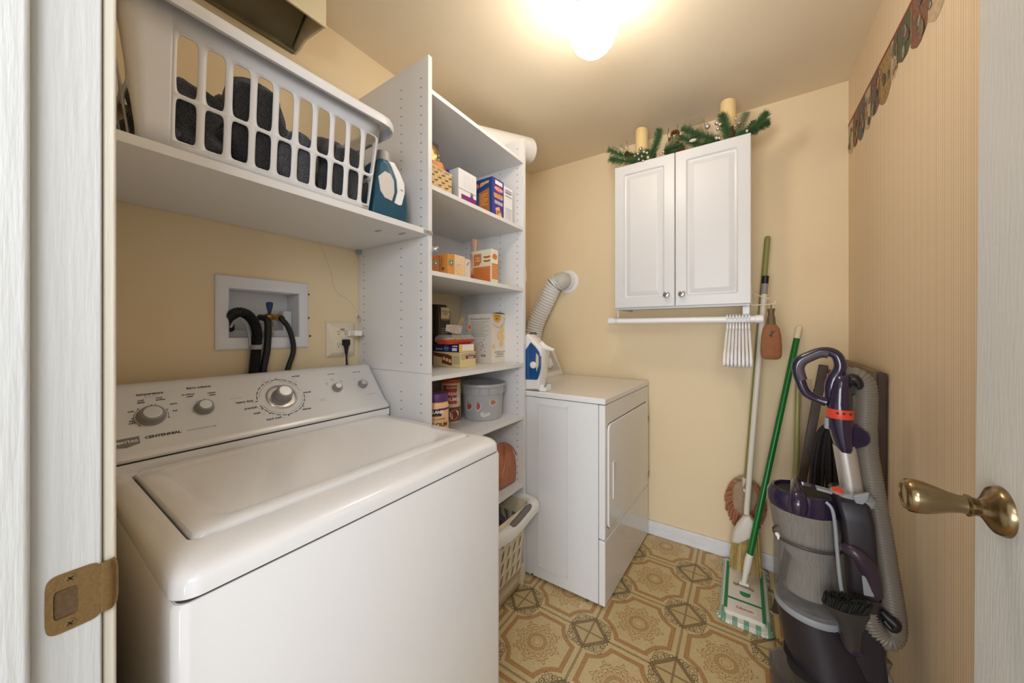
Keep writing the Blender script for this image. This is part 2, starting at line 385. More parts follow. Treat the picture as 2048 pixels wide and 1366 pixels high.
# door leaf, opened against the right side
DX, DY0, DY1 = 0.302, 0.064, 0.868
door = thing('door_1', None, None, (DX+.018, DY0, 0.01)); tag(door, kind='structure')
def leaf():
    b = B(); t = 0.035; H = 2.035
    # panels: (y0,y1,z0,z1) of the sunk fields
    cols = [(0.115, 0.352), (0.452, 0.689)]
    rows = [(0.20, 0.80), (0.985, 1.62), (1.72, 1.93)]
    ys = [0, 0.115, 0.352, 0.452, 0.689, 0.804]; zs = [0, 0.20, 0.80, 0.985, 1.62, 1.72, 1.93, H]
    for side, x in ((-1, 0.0), (1, t)):
        for i in range(5):
            for j in range(7):
                y0, y1, z0, z1 = ys[i], ys[i+1], zs[j], zs[j+1]
                hole = i in (1, 3) and j in (1, 3, 5)
                P = lambda y, z, d: Vector((DX+(d if side < 0 else t-d), DY0+y, 0.01+z))
                def q(a0, a1, b0, b1, d0, c0, c1, e0, e1, d1):
                    o = [P(a0, b0, d0), P(a1, b0, d0), P(a1, b1, d0), P(a0, b1, d0)]; n = [P(c0, e0, d1), P(c1, e0, d1), P(c1, e1, d1), P(c0, e1, d1)]
                    fs = [(k, (k+1) % 4, 4+(k+1) % 4, 4+k) for k in range(4)]
                    if side < 0: fs = [f[::-1] for f in fs]
                    b.add(o+n, fs)
                if not hole:
                    vs = [P(y0, z0, 0), P(y1, z0, 0), P(y1, z1, 0), P(y0, z1, 0)]; b.add(vs, [(3, 2, 1, 0) if side < 0 else (0, 1, 2, 3)])
                else:
                    ins = [(0, 0), (.004, .001), (.012, .007), (.02, .0095), (.028, .0085), (.05, .003)]
                    for (k0, d0), (k1, d1) in zip(ins, ins[1:]): q(y0+k0, y1-k0, z0+k0, z1-k0, d0, y0+k1, y1-k1, z0+k1, z1-k1, d1)
                    k, d = ins[-1]; vs = [P(y0+k, z0+k, d), P(y1-k, z0+k, d), P(y1-k, z1-k, d), P(y0+k, z1-k, d)]; b.add(vs, [(3, 2, 1, 0) if side < 0 else (0, 1, 2, 3)])
    for y in (0, 0.804):
        vs = [(DX, DY0+y, .01), (DX+t, DY0+y, .01), (DX+t, DY0+y, .01+H), (DX, DY0+y, .01+H)]; b.add(vs, [(0, 1, 2, 3) if y == 0 else (3, 2, 1, 0)])
    for z in (0, H):
        vs = [(DX, DY0, .01+z), (DX+t, DY0, .01+z), (DX+t, DY0+.804, .01+z), (DX, DY0+.804, .01+z)]; b.add(vs, [(3, 2, 1, 0) if z == 0 else (0, 1, 2, 3)])
    return b
obj('door_leaf', leaf(), PAINT, door)
KY, KZ = 0.800, 0.945
prof_rose = [(0.0, 0), (.034, 0), (.0335, .004), (.031, .009), (.024, .013), (.015, .018), (.012, .022)]
prof_knob = [(.012, .018), (.0125, .026), (.015, .030), (.0155, .032), (.0125, .034), (.0125, .040), (.015, .050), (.0195, .062), (.0235, .074), (.0250, .084), (.0240, .091), (.020, .0955), (.0165, .0965), (.015, .0945), (0.0, .0935)]
for sd, x in ((-1, DX), (1, DX+.035)):
    o_ = obj('door_knob', B().lathe((x, KY, KZ), [(r*(1 if sd < 0 else .8), h*(1 if sd < 0 else .55)) for r, h in prof_knob], (sd, 0, 0), 40), BRASS, door)
    obj('knob_rose', B().lathe((x, KY, KZ), prof_rose if sd < 0 else [(r, h*.7) for r, h in prof_rose], (sd, 0, 0), 40), BRASS, o_)
obj('latch_plate', B().box(DX+.006, DX+.029, DY1-.0005, DY1+.001, KZ-.028, KZ+.028), BRASS, door)
for z in (0.25, 1.05, 1.80): obj('hinge', B().cyl((DX+.036, DY0-.004, z-.045), (DX+.036, DY0-.004, z+.045), .006, n=12), BRASS, door)
for c in door.children: pass
door.rotation_euler = (radians(0.9), 0, 0)
# strike plate on the left jamb
sp = thing('strike_plate', 'antique brass strike plate screwed to the painted door jamb', 'strike plate', (JX0, 0.04, 0.917))
fr = Fr((JX0, 0, 0), (0, 1, 0), (0, 0, 1))
y0, y1, z0, z1 = 0.0225, 0.0580, 0.917, 0.974
b = B()
# plate with a rectangular latch hole, corner radii
out = [(y0, z0), (y1, z0), (y1, z1), (y0, z1)]; hy0, hy1, hz0, hz1 = .0275, .0425, .931, .959
op = []
hx_ = (y1-y0)/2; hz_ = (z1-z0)/2; cy_ = (y0+y1)/2; cz_ = (z0+z1)/2
for k in range(32):
    a = 2*pi*k/32; c_, s_ = cos(a), sin(a); e = 0.35
    op.append((cy_+hx_*math.copysign(abs(c_)**e, c_), cz_+hz_*math.copysign(abs(s_)**e, s_)))
ip = []
for k in range(32):
    a = 2*pi*k/32; c_, s_ = cos(a), sin(a); e = 0.3
    ip.append(((hy0+hy1)/2+(hy1-hy0)/2*math.copysign(abs(c_)**e, c_), (hz0+hz1)/2+(hz1-hz0)/2*math.copysign(abs(s_)**e, s_)))
T = 0.0014
ring = lambda pts, l: [fr.p(a, z, l) for a, z in pts]
b.loft([ring(op, 0.0002), ring(op, T), ring(ip, T), ring(ip, -.001)], cap=(False, False))
# lip curling round the jamb edge
lip = [(-0.004+.0, y1-.001), (T, y1-.001), (T+.0004, y1+.004), (T-.0004, y1+.0085), (-.0022, y1+.0115), (-.0040, y1+.0110), (-.0022, y1+.0085), (-.0012, y1+.004)]
b2 = [[(JX0+x, y, z) for x, y in lip] for z in (z0+.010, z0+.014, z0+.018, z1-.018, z1-.014, z1-.010)]
sc_ = [0.80, 0.93, 1, 1, .93, .80]
b2 = [[(JX0+x, y1-.001+(y-(y1-.001))*k, z) for x, y in lip] for z, k in zip((z0+.003, z0+.007, z0+.014, z1-.014, z1-.007, z1-.003), sc_)]
b.loft(b2)
plate_o = obj('plate', b, STRIKE, sp)
obj('latch_pocket', B().add([fr.p(hy0-.001, hz0-.001, .0001), fr.p(hy1+.001, hz0-.001, .0001), fr.p(hy1+.001, hz1+.001, .0001), fr.p(hy0-.001, hz1+.001, .0001)], [(0, 1, 2, 3)]), mat('bare_wood_pocket', (96, 74, 48), 0.9, var=0.3, bscale=200), sp)
for zz in (0.9235, 0.9675):
    b = B().lathe((JX0+T, 0.0375, zz), [(0, -.0002), (.0040, -.0002), (.0037, .0006), (0, .0009)], (1, 0, 0), 20)
    f2 = Fr((JX0+T+.0008, 0.0375, zz), (0, 1, 0), (0, 0, 1))
    for a in (0.6, 0.6+pi/2):
        u_, v_ = cos(a), sin(a); f3 = Fr(f2.o, f2.u*u_+f2.v*v_, f2.v*u_-f2.u*v_); patch(b, f3, -.0024, .0024, -.0005, .0005, 1, .0003)
    obj('screw', b, [STRIKE, HOLE], sp)

# box-shaped cover hung high on the left wall
dc = thing('duct_cover', 'cream metal cover box with an open dark underside high on the left wall', 'cover box', (XL, 0.3, 2.175))
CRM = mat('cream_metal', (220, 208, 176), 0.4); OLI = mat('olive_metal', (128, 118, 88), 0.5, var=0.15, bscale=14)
x1_ = -1.098
obj('front_panel', B().box(x1_-.006, x1_, -0.05, 0.575, 2.172, ZC), CRM, dc)
pts = [(XL, .569, 2.176), (-1.265, .569, 2.178), (-1.225, .569, 2.190), (-1.17, .569, 2.184), (x1_-.006, .569, 2.175), (x1_-.006, .569, ZC), (XL, .569, ZC)]
obj('side_panel', B().prism(pts, (0, .006, 0)), CRM, dc)
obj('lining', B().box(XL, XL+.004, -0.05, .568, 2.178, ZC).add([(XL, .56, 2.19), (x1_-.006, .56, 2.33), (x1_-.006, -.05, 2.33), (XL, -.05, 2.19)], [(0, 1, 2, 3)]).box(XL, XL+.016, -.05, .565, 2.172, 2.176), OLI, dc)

# ceiling lamp
LX, LY = -0.408, 1.082
lamp = thing('ceiling_lamp', 'glowing white ribbed glass globe lamp on the ceiling', 'lamp', (LX, LY, ZC))
BRZ = mat('dark_bronze', (70, 60, 46), 0.35, 0.9)
obj('fitter', B().lathe((LX, LY, 2.285), [(0, 0), (.050, 0), (.052, .004), (.050, .035), (.058, .042), (.066, .060), (.066, .075)], n=36), BRZ, lamp)
GLOW = mat('lit_glass', (255, 250, 240), 0.3, emit=((255, 243, 228), GLOBE_E))
prof = [(.0005, -.176), (.006, -.1755), (.012, -.171), (.024, -.166), (.045, -.155), (.062, -.137), (.073, -.112), (.0785, -.085), (.077, -.06), (.068, -.035), (.055, -.012), (.048, 0.0)]
obj('glass_globe', B().lathe((LX, LY, 2.287), prof, n=96, lobes=(16, 0.012)), GLOW, lamp)

# ------------------------------------------------------------------ washing machine
def rect_ring(x0, x1, y0, y1, z, r, n=6):
    return [((x0+x1)/2+a, (y0+y1)/2+c, z) for a, c in rrect((x1-x0)/2, (y1-y0)/2, r, n)]
WX0, WX1, WY0, WY1 = -1.270, -0.578, 0.117, 0.803
ws = thing('washing_machine', 'white top-loading washing machine with dials on a slanted silver panel', 'washing machine', ((WX0+WX1)/2, (WY0+WY1)/2, 0))
b = B().loft([rect_ring(WX0, WX1, WY0, WY1, .025, .018), rect_ring(WX0, WX1, WY0, WY1, .860, .018), rect_ring(WX0+.003, WX1-.003, WY0+.003, WY1-.003, .866, .016)])
obj('cabinet', b, ENAM, ws)
obj('seam', B().loft([rect_ring(WX0+.006, WX1-.006, WY0+.006, WY1-.006, .866, .014), rect_ring(WX0+.006, WX1-.006, WY0+.006, WY1-.006, .871, .014)]), GAP, ws)
rings = [rect_ring(WX0, WX1, WY0, WY1, z, .03, 8) if i == 0 else rect_ring(WX0+a, WX1-c, WY0+a, WY1-a, z, .03, 8) for i, (z, a, c) in enumerate([(.871, 0, 0), (.888, .001, .001), (.894, .003, .004), (.899, .007, .010), (.9025, .012, .018), (.905, .018, .032), (.907, .022, .050)])]
LX0, LX1, LY0, LY1 = -1.077, -0.655, .150, .764
rings += [rect_ring(LX0, LX1, LY0, LY1, z, .018, 8) for z in (.9075,)]
rings += [rect_ring(LX0+.003, LX1-.003, LY0+.003, LY1-.003, z, .016, 8) for z in (.900, .893)]
obj('top_deck', B().loft(rings, cap=(True, True)), ENAM, ws)
obj('lid_gap', B().loft([rect_ring(LX0+.0035, LX1-.0035, LY0+.0035, LY1-.0035, .894, .016, 8), rect_ring(LX0+.0035, LX1-.0035, LY0+.0035, LY1-.0035, .8955, .016, 8)]), GAP, ws)
lr = [(.896, .006, .014), (.906, .0055, .014), (.911, .0075, .016), (.9135, .012, .02), (.9135, .034, .03), (.9120, .040, .034), (.9105, .046, .036)]
obj('lid', B().loft([rect_ring(LX0+a, LX1-a, LY0+a, LY1-a, z, r, 8) for z, a, r in lr]), ENAM, ws)
prof = [(-1.268, .905), (-1.080, .905), (-1.080, .931), (-1.0755, .933), (-1.0745, .938), (-1.078, .944), (-1.086, .951), (-1.10, .9585), (-1.198, 1.0742), (-1.206, 1.081), (-1.218, 1.084), (-1.268, 1.072)]
SILV = mat('silver_panel', (216, 214, 212), 0.28, 0.08, bump=0.01, bscale=300)
def consec(y, k): return [(-1.235+(x+1.235)*k if x > -1.235 else x, y, .905+(z-.905)*(0.35+0.65*k) if k < 1 else z) for x, z in prof]
b = B()
secs = [consec(.1225, .93), consec(.126, .972), consec(.134, .995), consec(.142, 1), consec(.778, 1), consec(.786, .995), consec(.794, .972), consec(.7975, .93)]
b.loft([s[::-1] for s in secs])
obj('control_panel', b, SILV, ws, sharp=30)
obj('console_base', B().box(-1.262, -1.0785, .124, .796, .9045, .9285), ENAM, ws, bevel=.002)
obj('base_gap', B().box(-1.27, -1.0795, .126, .794, .9280, .9315), GAP, ws)
fc = Fr((-1.10, 0, .9585), (0, 1, 0), (-.098, 0, .1157))
KSIDE = mat('grey_knob_side', (134, 131, 128), 0.4); KTOP = mat('brushed_knob_cap', (206, 206, 206), 0.32, 0.6, bump=0.05, bscale=200)
def knob(y, t, r, h, name='control_knob', dial=False):
    o = fc.p(y, t, 0); nn = fc.n
    k = obj(name, B().lathe(o, [(r*1.12, .0002), (r*1.12, .003), (r*1.02, .005), (r, .008), (r*.93, h*.85), (r*.86, h), (r*.83, h+.0003), (0, h+.0003)], nn, 40), KSIDE, ws)
    obj('knob_cap', B().lathe(o, [(r*.70, h), (r*.70, h+.0016), (r*.66, h+.0022), (r*.63, h+.0022), (0, h+.0021)], nn, 40), KTOP, k)
    obj('pointer', B().obox(fc.p(y-.0006, t+r*.62, h*.9), fc.u*.0012, fc.v*r*.3, nn*.002), DARKT, k)
    return k
if True:
    obj('timer_dial', B().lathe(fc.p(.468, .072, 0), [(.041, 0), (.041, .002), (.0375, .0045), (.0355, .0045), (.035, .002), (0, .002)], fc.n, 48), mat('dial_silver', (188, 184, 180), 0.25, 0.7), ws)
knob(.195, .070, .0225, .017); knob(.290, .072, .018, .016); knob(.468, .072, .0240, .032); knob(.637, .075, .0140, .016); knob(.731, .075, .0140, .016)
b = B()
T_ = lambda s, y, t, sz, mi=0, **k: obj('lettering', B().text(s, fc, y, t, sz, 0, lift=.0004, **k), GREYT if mi else DARKT, ws)
T_('temperature', .199, .132, .0098, bold=.00025, sx=.92); T_('all cold rinses', .199, .1235, .0042, 1)
for s, y, t in (('cool', .182, .116), ('darks', .182, .110), ('cool', .213, .118), ('brights', .215, .112), ('warm', .236, .096), ('hot', .236, .076), ('cold', .164, .089), ('tap', .163, .064), ('cold', .163, .058)): T_(s, y, t, .0068, bold=.00022, sx=.85)
T_('fabric softener', .290, .136, .0092, bold=.00024, sx=.92)
for s, y, t in (('no softener', .266, .118), ('added', .268, .111), ('softener', .312, .115), ('added', .312, .108)): T_(s, y, t, .0062, bold=.0002, sx=.85)
T_('CENTENNIAL', .2085, .0165, .0088, bold=.0004, sx=1.12); T_('commercial technology', .276, .0165, .0064, 1, sx=.95)
for s, y, t, z in (('heavy duty', .3765, .073, .0100), ('prewash', .386, .0505, .0098), ('soak', .396, .0315, .0098), ('hand wash', .432, .0055, .0098), ('normal', .526, .1405, .0088), ('casual', .543, .076, .0088), ('delicate', .5225, .0175, .0088)): T_(s, y, t, z, bold=.00024, sx=.92)
for s, y, t in (('extra', .437, .139), ('off time', .436, .1315), ('off', .452, .139), ('rinse', .473, .1415), ('super', .481, .1345), ('whitest whites', .36, .088), ('off', .398, .066), ('off', .405, .044), ('off', .41, .024), ('off', .456, .001), ('off', .527, .086), ('off', .507, .030), ('max', .516, .128), ('med', .521, .118), ('water saver', .578, .042), ('wash temp', .578, .036)): T_(s, y, t, .0045, 1)
T_('soil level', .637, .1345, .0068, bold=.00008); T_('extra rinse', .731, .1325, .0068, bold=.00008)
for s, y, t in (('light', .611, .099), ('soil', .611, .093), ('medium', .633, .113), ('soil', .633, .107), ('heavy', .662, .103), ('soil', .662, .097), ('off', .710, .101), ('on', .741, .104)): T_(s, y, t, .0046)
T_('energy saving design', .748, .033, .0045, 1)
for k in range(24):   # segmented cycle ring
    if k in (4, 5, 17): continue
    a0 = pi/2-2*pi*k/24-.02; b = B(); arc(b, fc, .468, .072, .0620, .0022, a0-2*pi/24+.06, a0, 0, n=4); obj('dial_mark', b, DARKT, ws)
def mk(*a, **k): q_ = B(); arc(q_, *a, **k); obj('dial_mark', q_, DARKT, ws)
for a0, a1 in ((.25, 1.45), (1.75, 3.0), (3.5, 4.6), (4.9, 6.0)): mk(fc, .468, .072, .0560, .0008, a0, a1, 0, n=14)
for a in (1.57, .06, -.75, -1.55, -2.3, -2.65, 3.2): mk(fc, .468, .072, .0645, .006, a-.02, a+.02, 0, n=1)
mk(fc, .195, .070, .0285, .0009, pi*.72, pi*1.25, 0); mk(fc, .195, .070, .0285, .0009, -.35, .42, 0)
for a in (pi*.72, pi, pi*1.25, -.35, .42, 1.25): mk(fc, .195, .070, .0300, .004, a-.03, a+.03, 0, n=1)
mk(fc, .637, .075, .0185, .0008, 1.6, 2.7, 0); mk(fc, .731, .075, .0185, .0008, 1.3, 2.5, 0); mk(fc, .290, .072, .0235, .0009, 1.3, 2.2, 0)
b = B(); bd = [(.131, .0045), (.150, .000), (.1705, .006), (.1705, .0235), (.131, .0225)]
polyp(b, fc, bd, 0, .0008); b.text('MAYTAG', fc, .1515, .0130, .0086, 1, bold=.0002, lift=.0012, sx=.95)
obj('badge', b, [mat('badge_grey', (120, 116, 110), 0.35, 0.5), WHITE], ws)
obj('energy_mark', B().text('e', fc, .773, .020, .009, 0), GREYT, ws)
for x in (WX0+.05, WX1-.05):
    for y in (WY0+.05, WY1-.05): obj('foot', B().cyl((x, y, 0), (x, y, .026), .022, n=16), BLACK, ws)

# ------------------------------------------------------------------ shelf unit between the machines
UX, PL0, PL1, PR0, PR1, PT = -0.891, 0.812, 0.829, 1.424, 1.442, 2.154
su = thing('shelf_unit', 'tall white open shelf unit with drilled sides between washer and dryer', 'shelf unit', (-1.09, 1.127, 0))
def panel(y0, y1, z0, z1, cols, faces, x0=XL+.002):
    b = B().box(x0, UX, y0, y1, z0, z1)
    zs = [z0+.03+.032*k for k in range(int((z1-z0-.04)/.032))]
    for f in faces:
        y, nx = (y0, -1) if f < 0 else (y1, 1); fr = Fr((0, y, 0), (1, 0, 0) if f < 0 else (-1, 0, 0), (0, 0, 1))
        for xc in cols:
            for z in zs: disc(b, fr, xc if f < 0 else -xc, z, .0026, 1, .0002, 8)
    return b
COLS = (-.927, -1.033, -1.262)
obj('side_panel', panel(PL0, PL1, 1.064, PT, COLS, (-1, 1)), [MELA, HOLE], su)
obj('side_panel', panel(PL0, PL1, 0, 1.0630, COLS, (-1, 1)), [MELA, HOLE], su)
obj('side_panel', panel(PR0, PR1, 0, PT, COLS, (-1,)), [MELA, HOLE], su)
for zt in (2.046, 1.717, 1.420, 1.053, .797, .466):
    obj('shelf', B().box(XL+.004, UX-.001, PL1+.0005, PR0-.0005, zt-.0165, zt), MELA, su, bevel=.0008, seg=1)
    if zt in (1.717, 1.42): 
        for x in (-.93, -1.262): obj('shelf_pin', B().cyl((x, PR0-.010, zt-.020), (x, PR0, zt-.020), .004, n=10), WHITE, su)
ls = thing('wall_shelf', 'long white laminate shelf over the washing machine', 'shelf', (-1.09, .44, 1.537))
obj('board', B().box(XL+.002, UX+.002, YN+.012, PL0-.0005, 1.537, 1.556), MELA, ls, bevel=.0008, seg=1)
b = B().box(UX+.002, UX+.005, PL0-.022, PL1, 1.5405, 1.5525).cyl((UX+.005, .806, 1.5465), (UX+.007, .806, 1.5465), .003, n=12, mi=1)
obj('corner_clip', b, [mat('zinc', (176, 176, 174), 0.4, 0.6), GREYT], ls, bevel=.0008)
obj('cam_fitting', B().box(-.965, -.935, .745, .755, 1.5355, 1.537), MATS['zinc'], ls); obj('cam_fitting', B().box(-1.0, -.975, .68, .690, 1.5355, 1.537), MATS['zinc'], ls)
b = B().box(-1.29, -1.278, .795, .8115, 1.520, 1.5365); obj('shelf_bracket', b, MATS['zinc'], ls)

# ------------------------------------------------------------------ water valve box
vb = thing('washer_outlet_box', 'white recessed plastic box for the washer water valves', 'valve box', (XL, .4845, 1.15))
b = B(); o4 = [(.3525, 1.152), (.6140, 1.152), (.6140, 1.380), (.3525, 1.380)]; i4 = [(RY0, RZ0), (RY1, RZ0), (RY1, RZ1), (RY0, RZ1)]
def rr(c, x): return [(x, y, z) for y, z in c]
oi = [(y+(.4845-y)*.03, z+(1.266-z)*.03) for y, z in o4]; ii = [(y-(.4845-y)*.03, z-(1.266-z)*.03) for y, z in i4]
b.loft([rr(o4, XL+.0005), rr(o4, XL+.005), rr(oi, XL+.008), rr(ii, XL+.008), rr(i4, XL+.005), rr(i4, XL-.085)], cap=(False, True))
o_ = obj('frame', b, mat('pvc_white', (224, 226, 230), 0.4), vb)
obj('ledge', B().box(XL-.084, XL-.04, RY0+.001, RY1-.02, RZ0, RZ0+.022).box(XL-.084, XL-.045, .555, RY1-.001, RZ0, RZ0+.09), MATS['pvc_white'], vb, bevel=.002)
VBR = mat('valve_brass', (176, 136, 70), 0.3, 0.9, bump=0.1, bscale=150); BLU = mat('blue_handle', (34, 60, 110), 0.45)
vx = XL-.025
va = thing('water_valve', 'brass water valve with a dark blue lever handle in the wall box', 'valve', (vx, .50, RZ0))
b = B().cyl((vx, .503, RZ0), (vx, .503, RZ0+.070), .0085, n=16).cyl((vx, .503, RZ0+.004), (vx, .503, RZ0+.016), .0125, n=6).cyl((vx, .503, RZ0+.035), (vx, .503, RZ0+.052), .0125, n=16)
b.cyl((vx, .488, RZ0+.066), (vx, .528, RZ0+.066), .0095, n=16).ball((vx, .502, RZ0+.066), .0145, 16).cyl((vx, .526, RZ0+.066), (vx+.006, .540, RZ0+.064), .0120, n=8)
obj('valve_body', b, VBR, va)
b = B().loft([[(vx+.012+dx*k, .500+.006*dx+dy*k, RZ0+z) for dx, dy in ((-.005, -.004), (.005, -.004), (.005, .004), (-.005, .004))] for z, k in ((.078, .8), (.083, 1.0), (.100, 1.7), (.112, 1.9), (.116, 1.5))])
obj('lever_handle', b, BLU, va, bevel=.001)
# hoses
def corr(pts, r, amp, pitch, smooth=10):
    P, = (spline([Vector(p) for p in pts], smooth),)
    # resample at half pitch
    d = [0]
    for a, c in zip(P, P[1:]): d.append(d[-1]+(c-a).length)
    n = int(d[-1]/(pitch/4)); out = []; rs = []; j = 0
    for i in range(n+1):
        s = d[-1]*i/n
        while j < len(d)-2 and d[j+1] < s: j += 1
        t = (s-d[j])/max(d[j+1]-d[j], 1e-9); out.append(P[j].lerp(P[j+1], min(max(t, 0), 1))); rs.append(r+amp*(0, .8, 1, .2)[i % 4])
    return out, rs
hx = -1.281
dh = thing('drain_hose', 'black corrugated drain hose hooked into the wall box', 'hose', (hx, .41, 1.06))
pts = [Vector((XL-.03, .394, 1.215)), atX(459, 636, XL-.004), atX(478, 624, hx), atX(500, 634, hx), atX(513, 660, hx), atX(512, 700, hx), atX(508, 745, hx), Vector((-1.284, atX(508, 745, hx).y-.004, .98)), Vector((-1.284, .43, .6))]
P_, R_ = corr(pts, .0132, .0022, .0045); obj('hose', B().tube(P_, R_, 20), RUBB, dh)
c0 = atX(512, 694, hx); obj('clip', B().cyl(c0-Z_*.007, c0+Z_*.007, .0172, n=24), mat('grey_plastic', (150, 150, 150), 0.45), dh)
pts = [atX(461, 655, hx+.012), atX(472, 640, hx+.016), atX(488, 645, hx+.016), atX(497, 668, hx+.014), atX(500, 692, hx+.012)]
obj('hose_guide', B().tube(pts, .0035, 8, smooth=6), MATS['grey_plastic'], dh)
for nm, lb, px, r in (('supply_hose', 'thick black rubber supply hose beside the corrugated drain hose', [(531, 634), (534, 640), (536, 662), (534, 700), (526, 745)], .0100), ('supply_hose', 'slim black rubber hose curving down from the brass valve', [(548, 636), (562, 637), (575, 652), (585, 680), (586, 706), (574, 745)], .0080)):
    pts = [atX(x, y, hx) for x, y in px]; pts[0].x = vx+.004
    if r < .009: pts[0] = Vector((vx+.006, .541, RZ0+.064))
    e = pts[-1].copy(); e.z -= .08; e.x = hx-.002; pts += [e]
    tag(obj(nm, B().tube(pts, r, 16, smooth=8), RUBB), lb, 'hose')
# electric outlet with plug and adapter
OUTP = mat('almond_plastic', (226, 214, 190), 0.4)
oy0, oy1, oz0, oz1 = .679, .790, 1.112, 1.244
ot = thing('wall_outlet', 'almond wall plate with sockets beside the shelf unit', 'outlet', (XL, .73, oz0))
b = B(); R4 = lambda k, x: [(x, y+(.7345-y)*k, z+(1.178-z)*k) for y, z in ((oy0, oz0), (oy1, oz0), (oy1, oz1), (oy0, oz1))]
b.loft([R4(0, XL+.0003), R4(0, XL+.006), R4(.05, XL+.008), R4(.28, XL+.022), R4(.32, XL+.023)], cap=(False, True))
fo = Fr((XL+.0232, 0, 0), (0, 1, 0), (0, 0, 1))
for yy in (.716, .742):
    for zz in (1.205, 1.158):
        patch(b, fo, yy-.0045, yy-.0030, zz-.001, zz+.007, 1); patch(b, fo, yy+.0040, yy+.0055, zz-.001, zz+.006, 1); disc(b, fo, yy+.0005, zz-.007, .0022, 1)
obj('cover_plate', b, [OUTP, HOLE], ot)
obj('sticker', polyp(B(), fo, [(.722, 1.213), (.738, 1.211), (.742, 1.220), (.724, 1.221)], 0, .0004), mat('worn_sticker', (160, 142, 130), 0.6, var=.3, bscale=300), ot)
pl = thing('power_plug', 'black power plug with its cord in the wall outlet', 'plug', (XL+.03, .742, 1.05))
b = B().loft([[(XL+.0234+h*0, 0, 0)]*1]*0 if False else [[(XL+.0236, .742+a, 1.166+c) for a, c in rrect(.013, .012, .004)], [(XL+.036, .742+a, 1.166+c) for a, c in rrect(.013, .012, .004)], [(XL+.040, .742+a*.8, 1.166+c*.8) for a, c in rrect(.013, .012, .004)]])
b.tube([(XL+.032, .742, 1.160), (XL+.031, .742, 1.140), (XL+.030, .743, 1.120)], [.011, .007, .0045], 12).tube([(XL+.030, .743, 1.122), (XL+.029, .744, 1.10), (XL+.027, .746, 1.06), (XL+.024, .748, .98)], .0033, 10, smooth=5)
obj('plug_body', b, BLACK, pl)
ad = B().box(XL+.0236, XL+.062, .750, .770, 1.188, 1.209); 
tag(obj('power_adapter', B().box(XL+.0238, XL+.040, .748, .784, 1.190, 1.214).box(XL+.040, XL+.074, .752, .782, 1.192, 1.212), mat('white_adapter', (238, 234, 226), 0.35), bevel=.002), 'small white plug-in adapter sticking out of the wall outlet', 'adapter')
# hanging tag on its string
tg = thing('price_tag', 'small white paper tag with red stripes on a thin string', 'tag', (XL+.01, .79, 1.24))
pts = [(XL+.002, atX(637, 487, XL).y, 1.536)]+[tuple(atX(x, y, XL+.003)) for x, y in ((650, 510), (662, 545), (668, 575), (680, 590), (697, 600), (713, 622))]
pts[-1] = tuple(atY(714, 624, .792)); obj('string', B().tube(pts, .0007, 5, smooth=6), mat('string', (206, 196, 176), 0.8), tg)
tf_o = Vector(atY(715, 627, .792)); tf = Fr(tf_o, (1, 0, -.75), (.75, 0, 1)); tf.u = tf.u; b = B().obox(tf.p(0, -.018, -.0004), tf.u*.026, tf.v*.020, tf.n*.0006)
for k in range(4): patch(b, tf, .006+k*.005, .0085+k*.005, -.016, .001, 1, .0004)
obj('paper', b, [mat('paper_white', (232, 226, 220), 0.7), mat('tag_red', (126, 74, 78), 0.6)], tg)
# screws / holes in the wall by the box
fw = Fr((XL, 0, 0), (0, 1, 0), (0, 0, 1))
for x, y, nm in ((617, 589, 'upper'), (617, 636, 'middle'), (620, 672, 'lower')): q = atX(x, y, XL); tag(obj('wall_anchor', B().lathe((XL+.0005, q.y, q.z), [(.0036, 0), (.0030, .0008), (.0016, .0008), (0, .0002)], (1, 0, 0), 14), HOLE), nm+' of the three dark wall anchors right of the valve box', 'wall anchor', 'wall anchors beside the valve box')

# ------------------------------------------------------------------ dryer
DA, DB, DC, DD = Vector((-.496, 1.4575, 0)), Vector((-.468, 2.150, 0)), Vector((-1.170, 2.160, 0)), Vector((-1.170, 1.4500, 0))
dr = thing('clothes_dryer', 'white clothes dryer against the back wall with a square front door', 'dryer', (-.84, 1.80, 0))
def quad(z, i=0.0, fx=0.0):
    c = (DA+DB+DC+DD)/4; out = []
    for p, sx, sy in ((DA, 1, -1), (DB, 1, 1), (DC, -1, 1), (DD, -1, -1)): out.append(Vector((p.x-sx*i-(fx if sx > 0 else 0), p.y-sy*i, z)))
    return out
obj('cabinet', B().loft([quad(.012, .003, .030), quad(.888, .003, .030)]), ENAMT, dr, bevel=.003)
un = lambda a, c: (c-a).normalized()
fd = Fr(DA, un(DA, DB), (0, 0, 1)); FL = (DB-DA).length   # front frame, n points to +x
sd = Fr(DD, un(DD, DA), (0, 0, 1)); SL = (DA-DD).length   # side frame, n points to -y
obj('top_panel', B().loft([quad(.8905, -.0005), quad(.912, -.0005), quad(.9160, .004)]), ENAM, dr, bevel=.002)
obj('top_gap', B().loft([quad(.888, .004), quad(.891, .004)]), GAP, dr)
zsm = atX(1214, 1085, -.49).z
obj('front_panel', B().obox(fd.p(.0025, zsm+.003, -.032), fd.u*(FL-.005), fd.v*(.8875-zsm-.003), fd.n*.030), ENAM, dr, bevel=.006, seg=3)
obj('toe_panel', B().obox(fd.p(.0025, .010, -.032), fd.u*(FL-.005), fd.v*(zsm-.011), fd.n*.030), ENAM, dr, bevel=.006, seg=3)
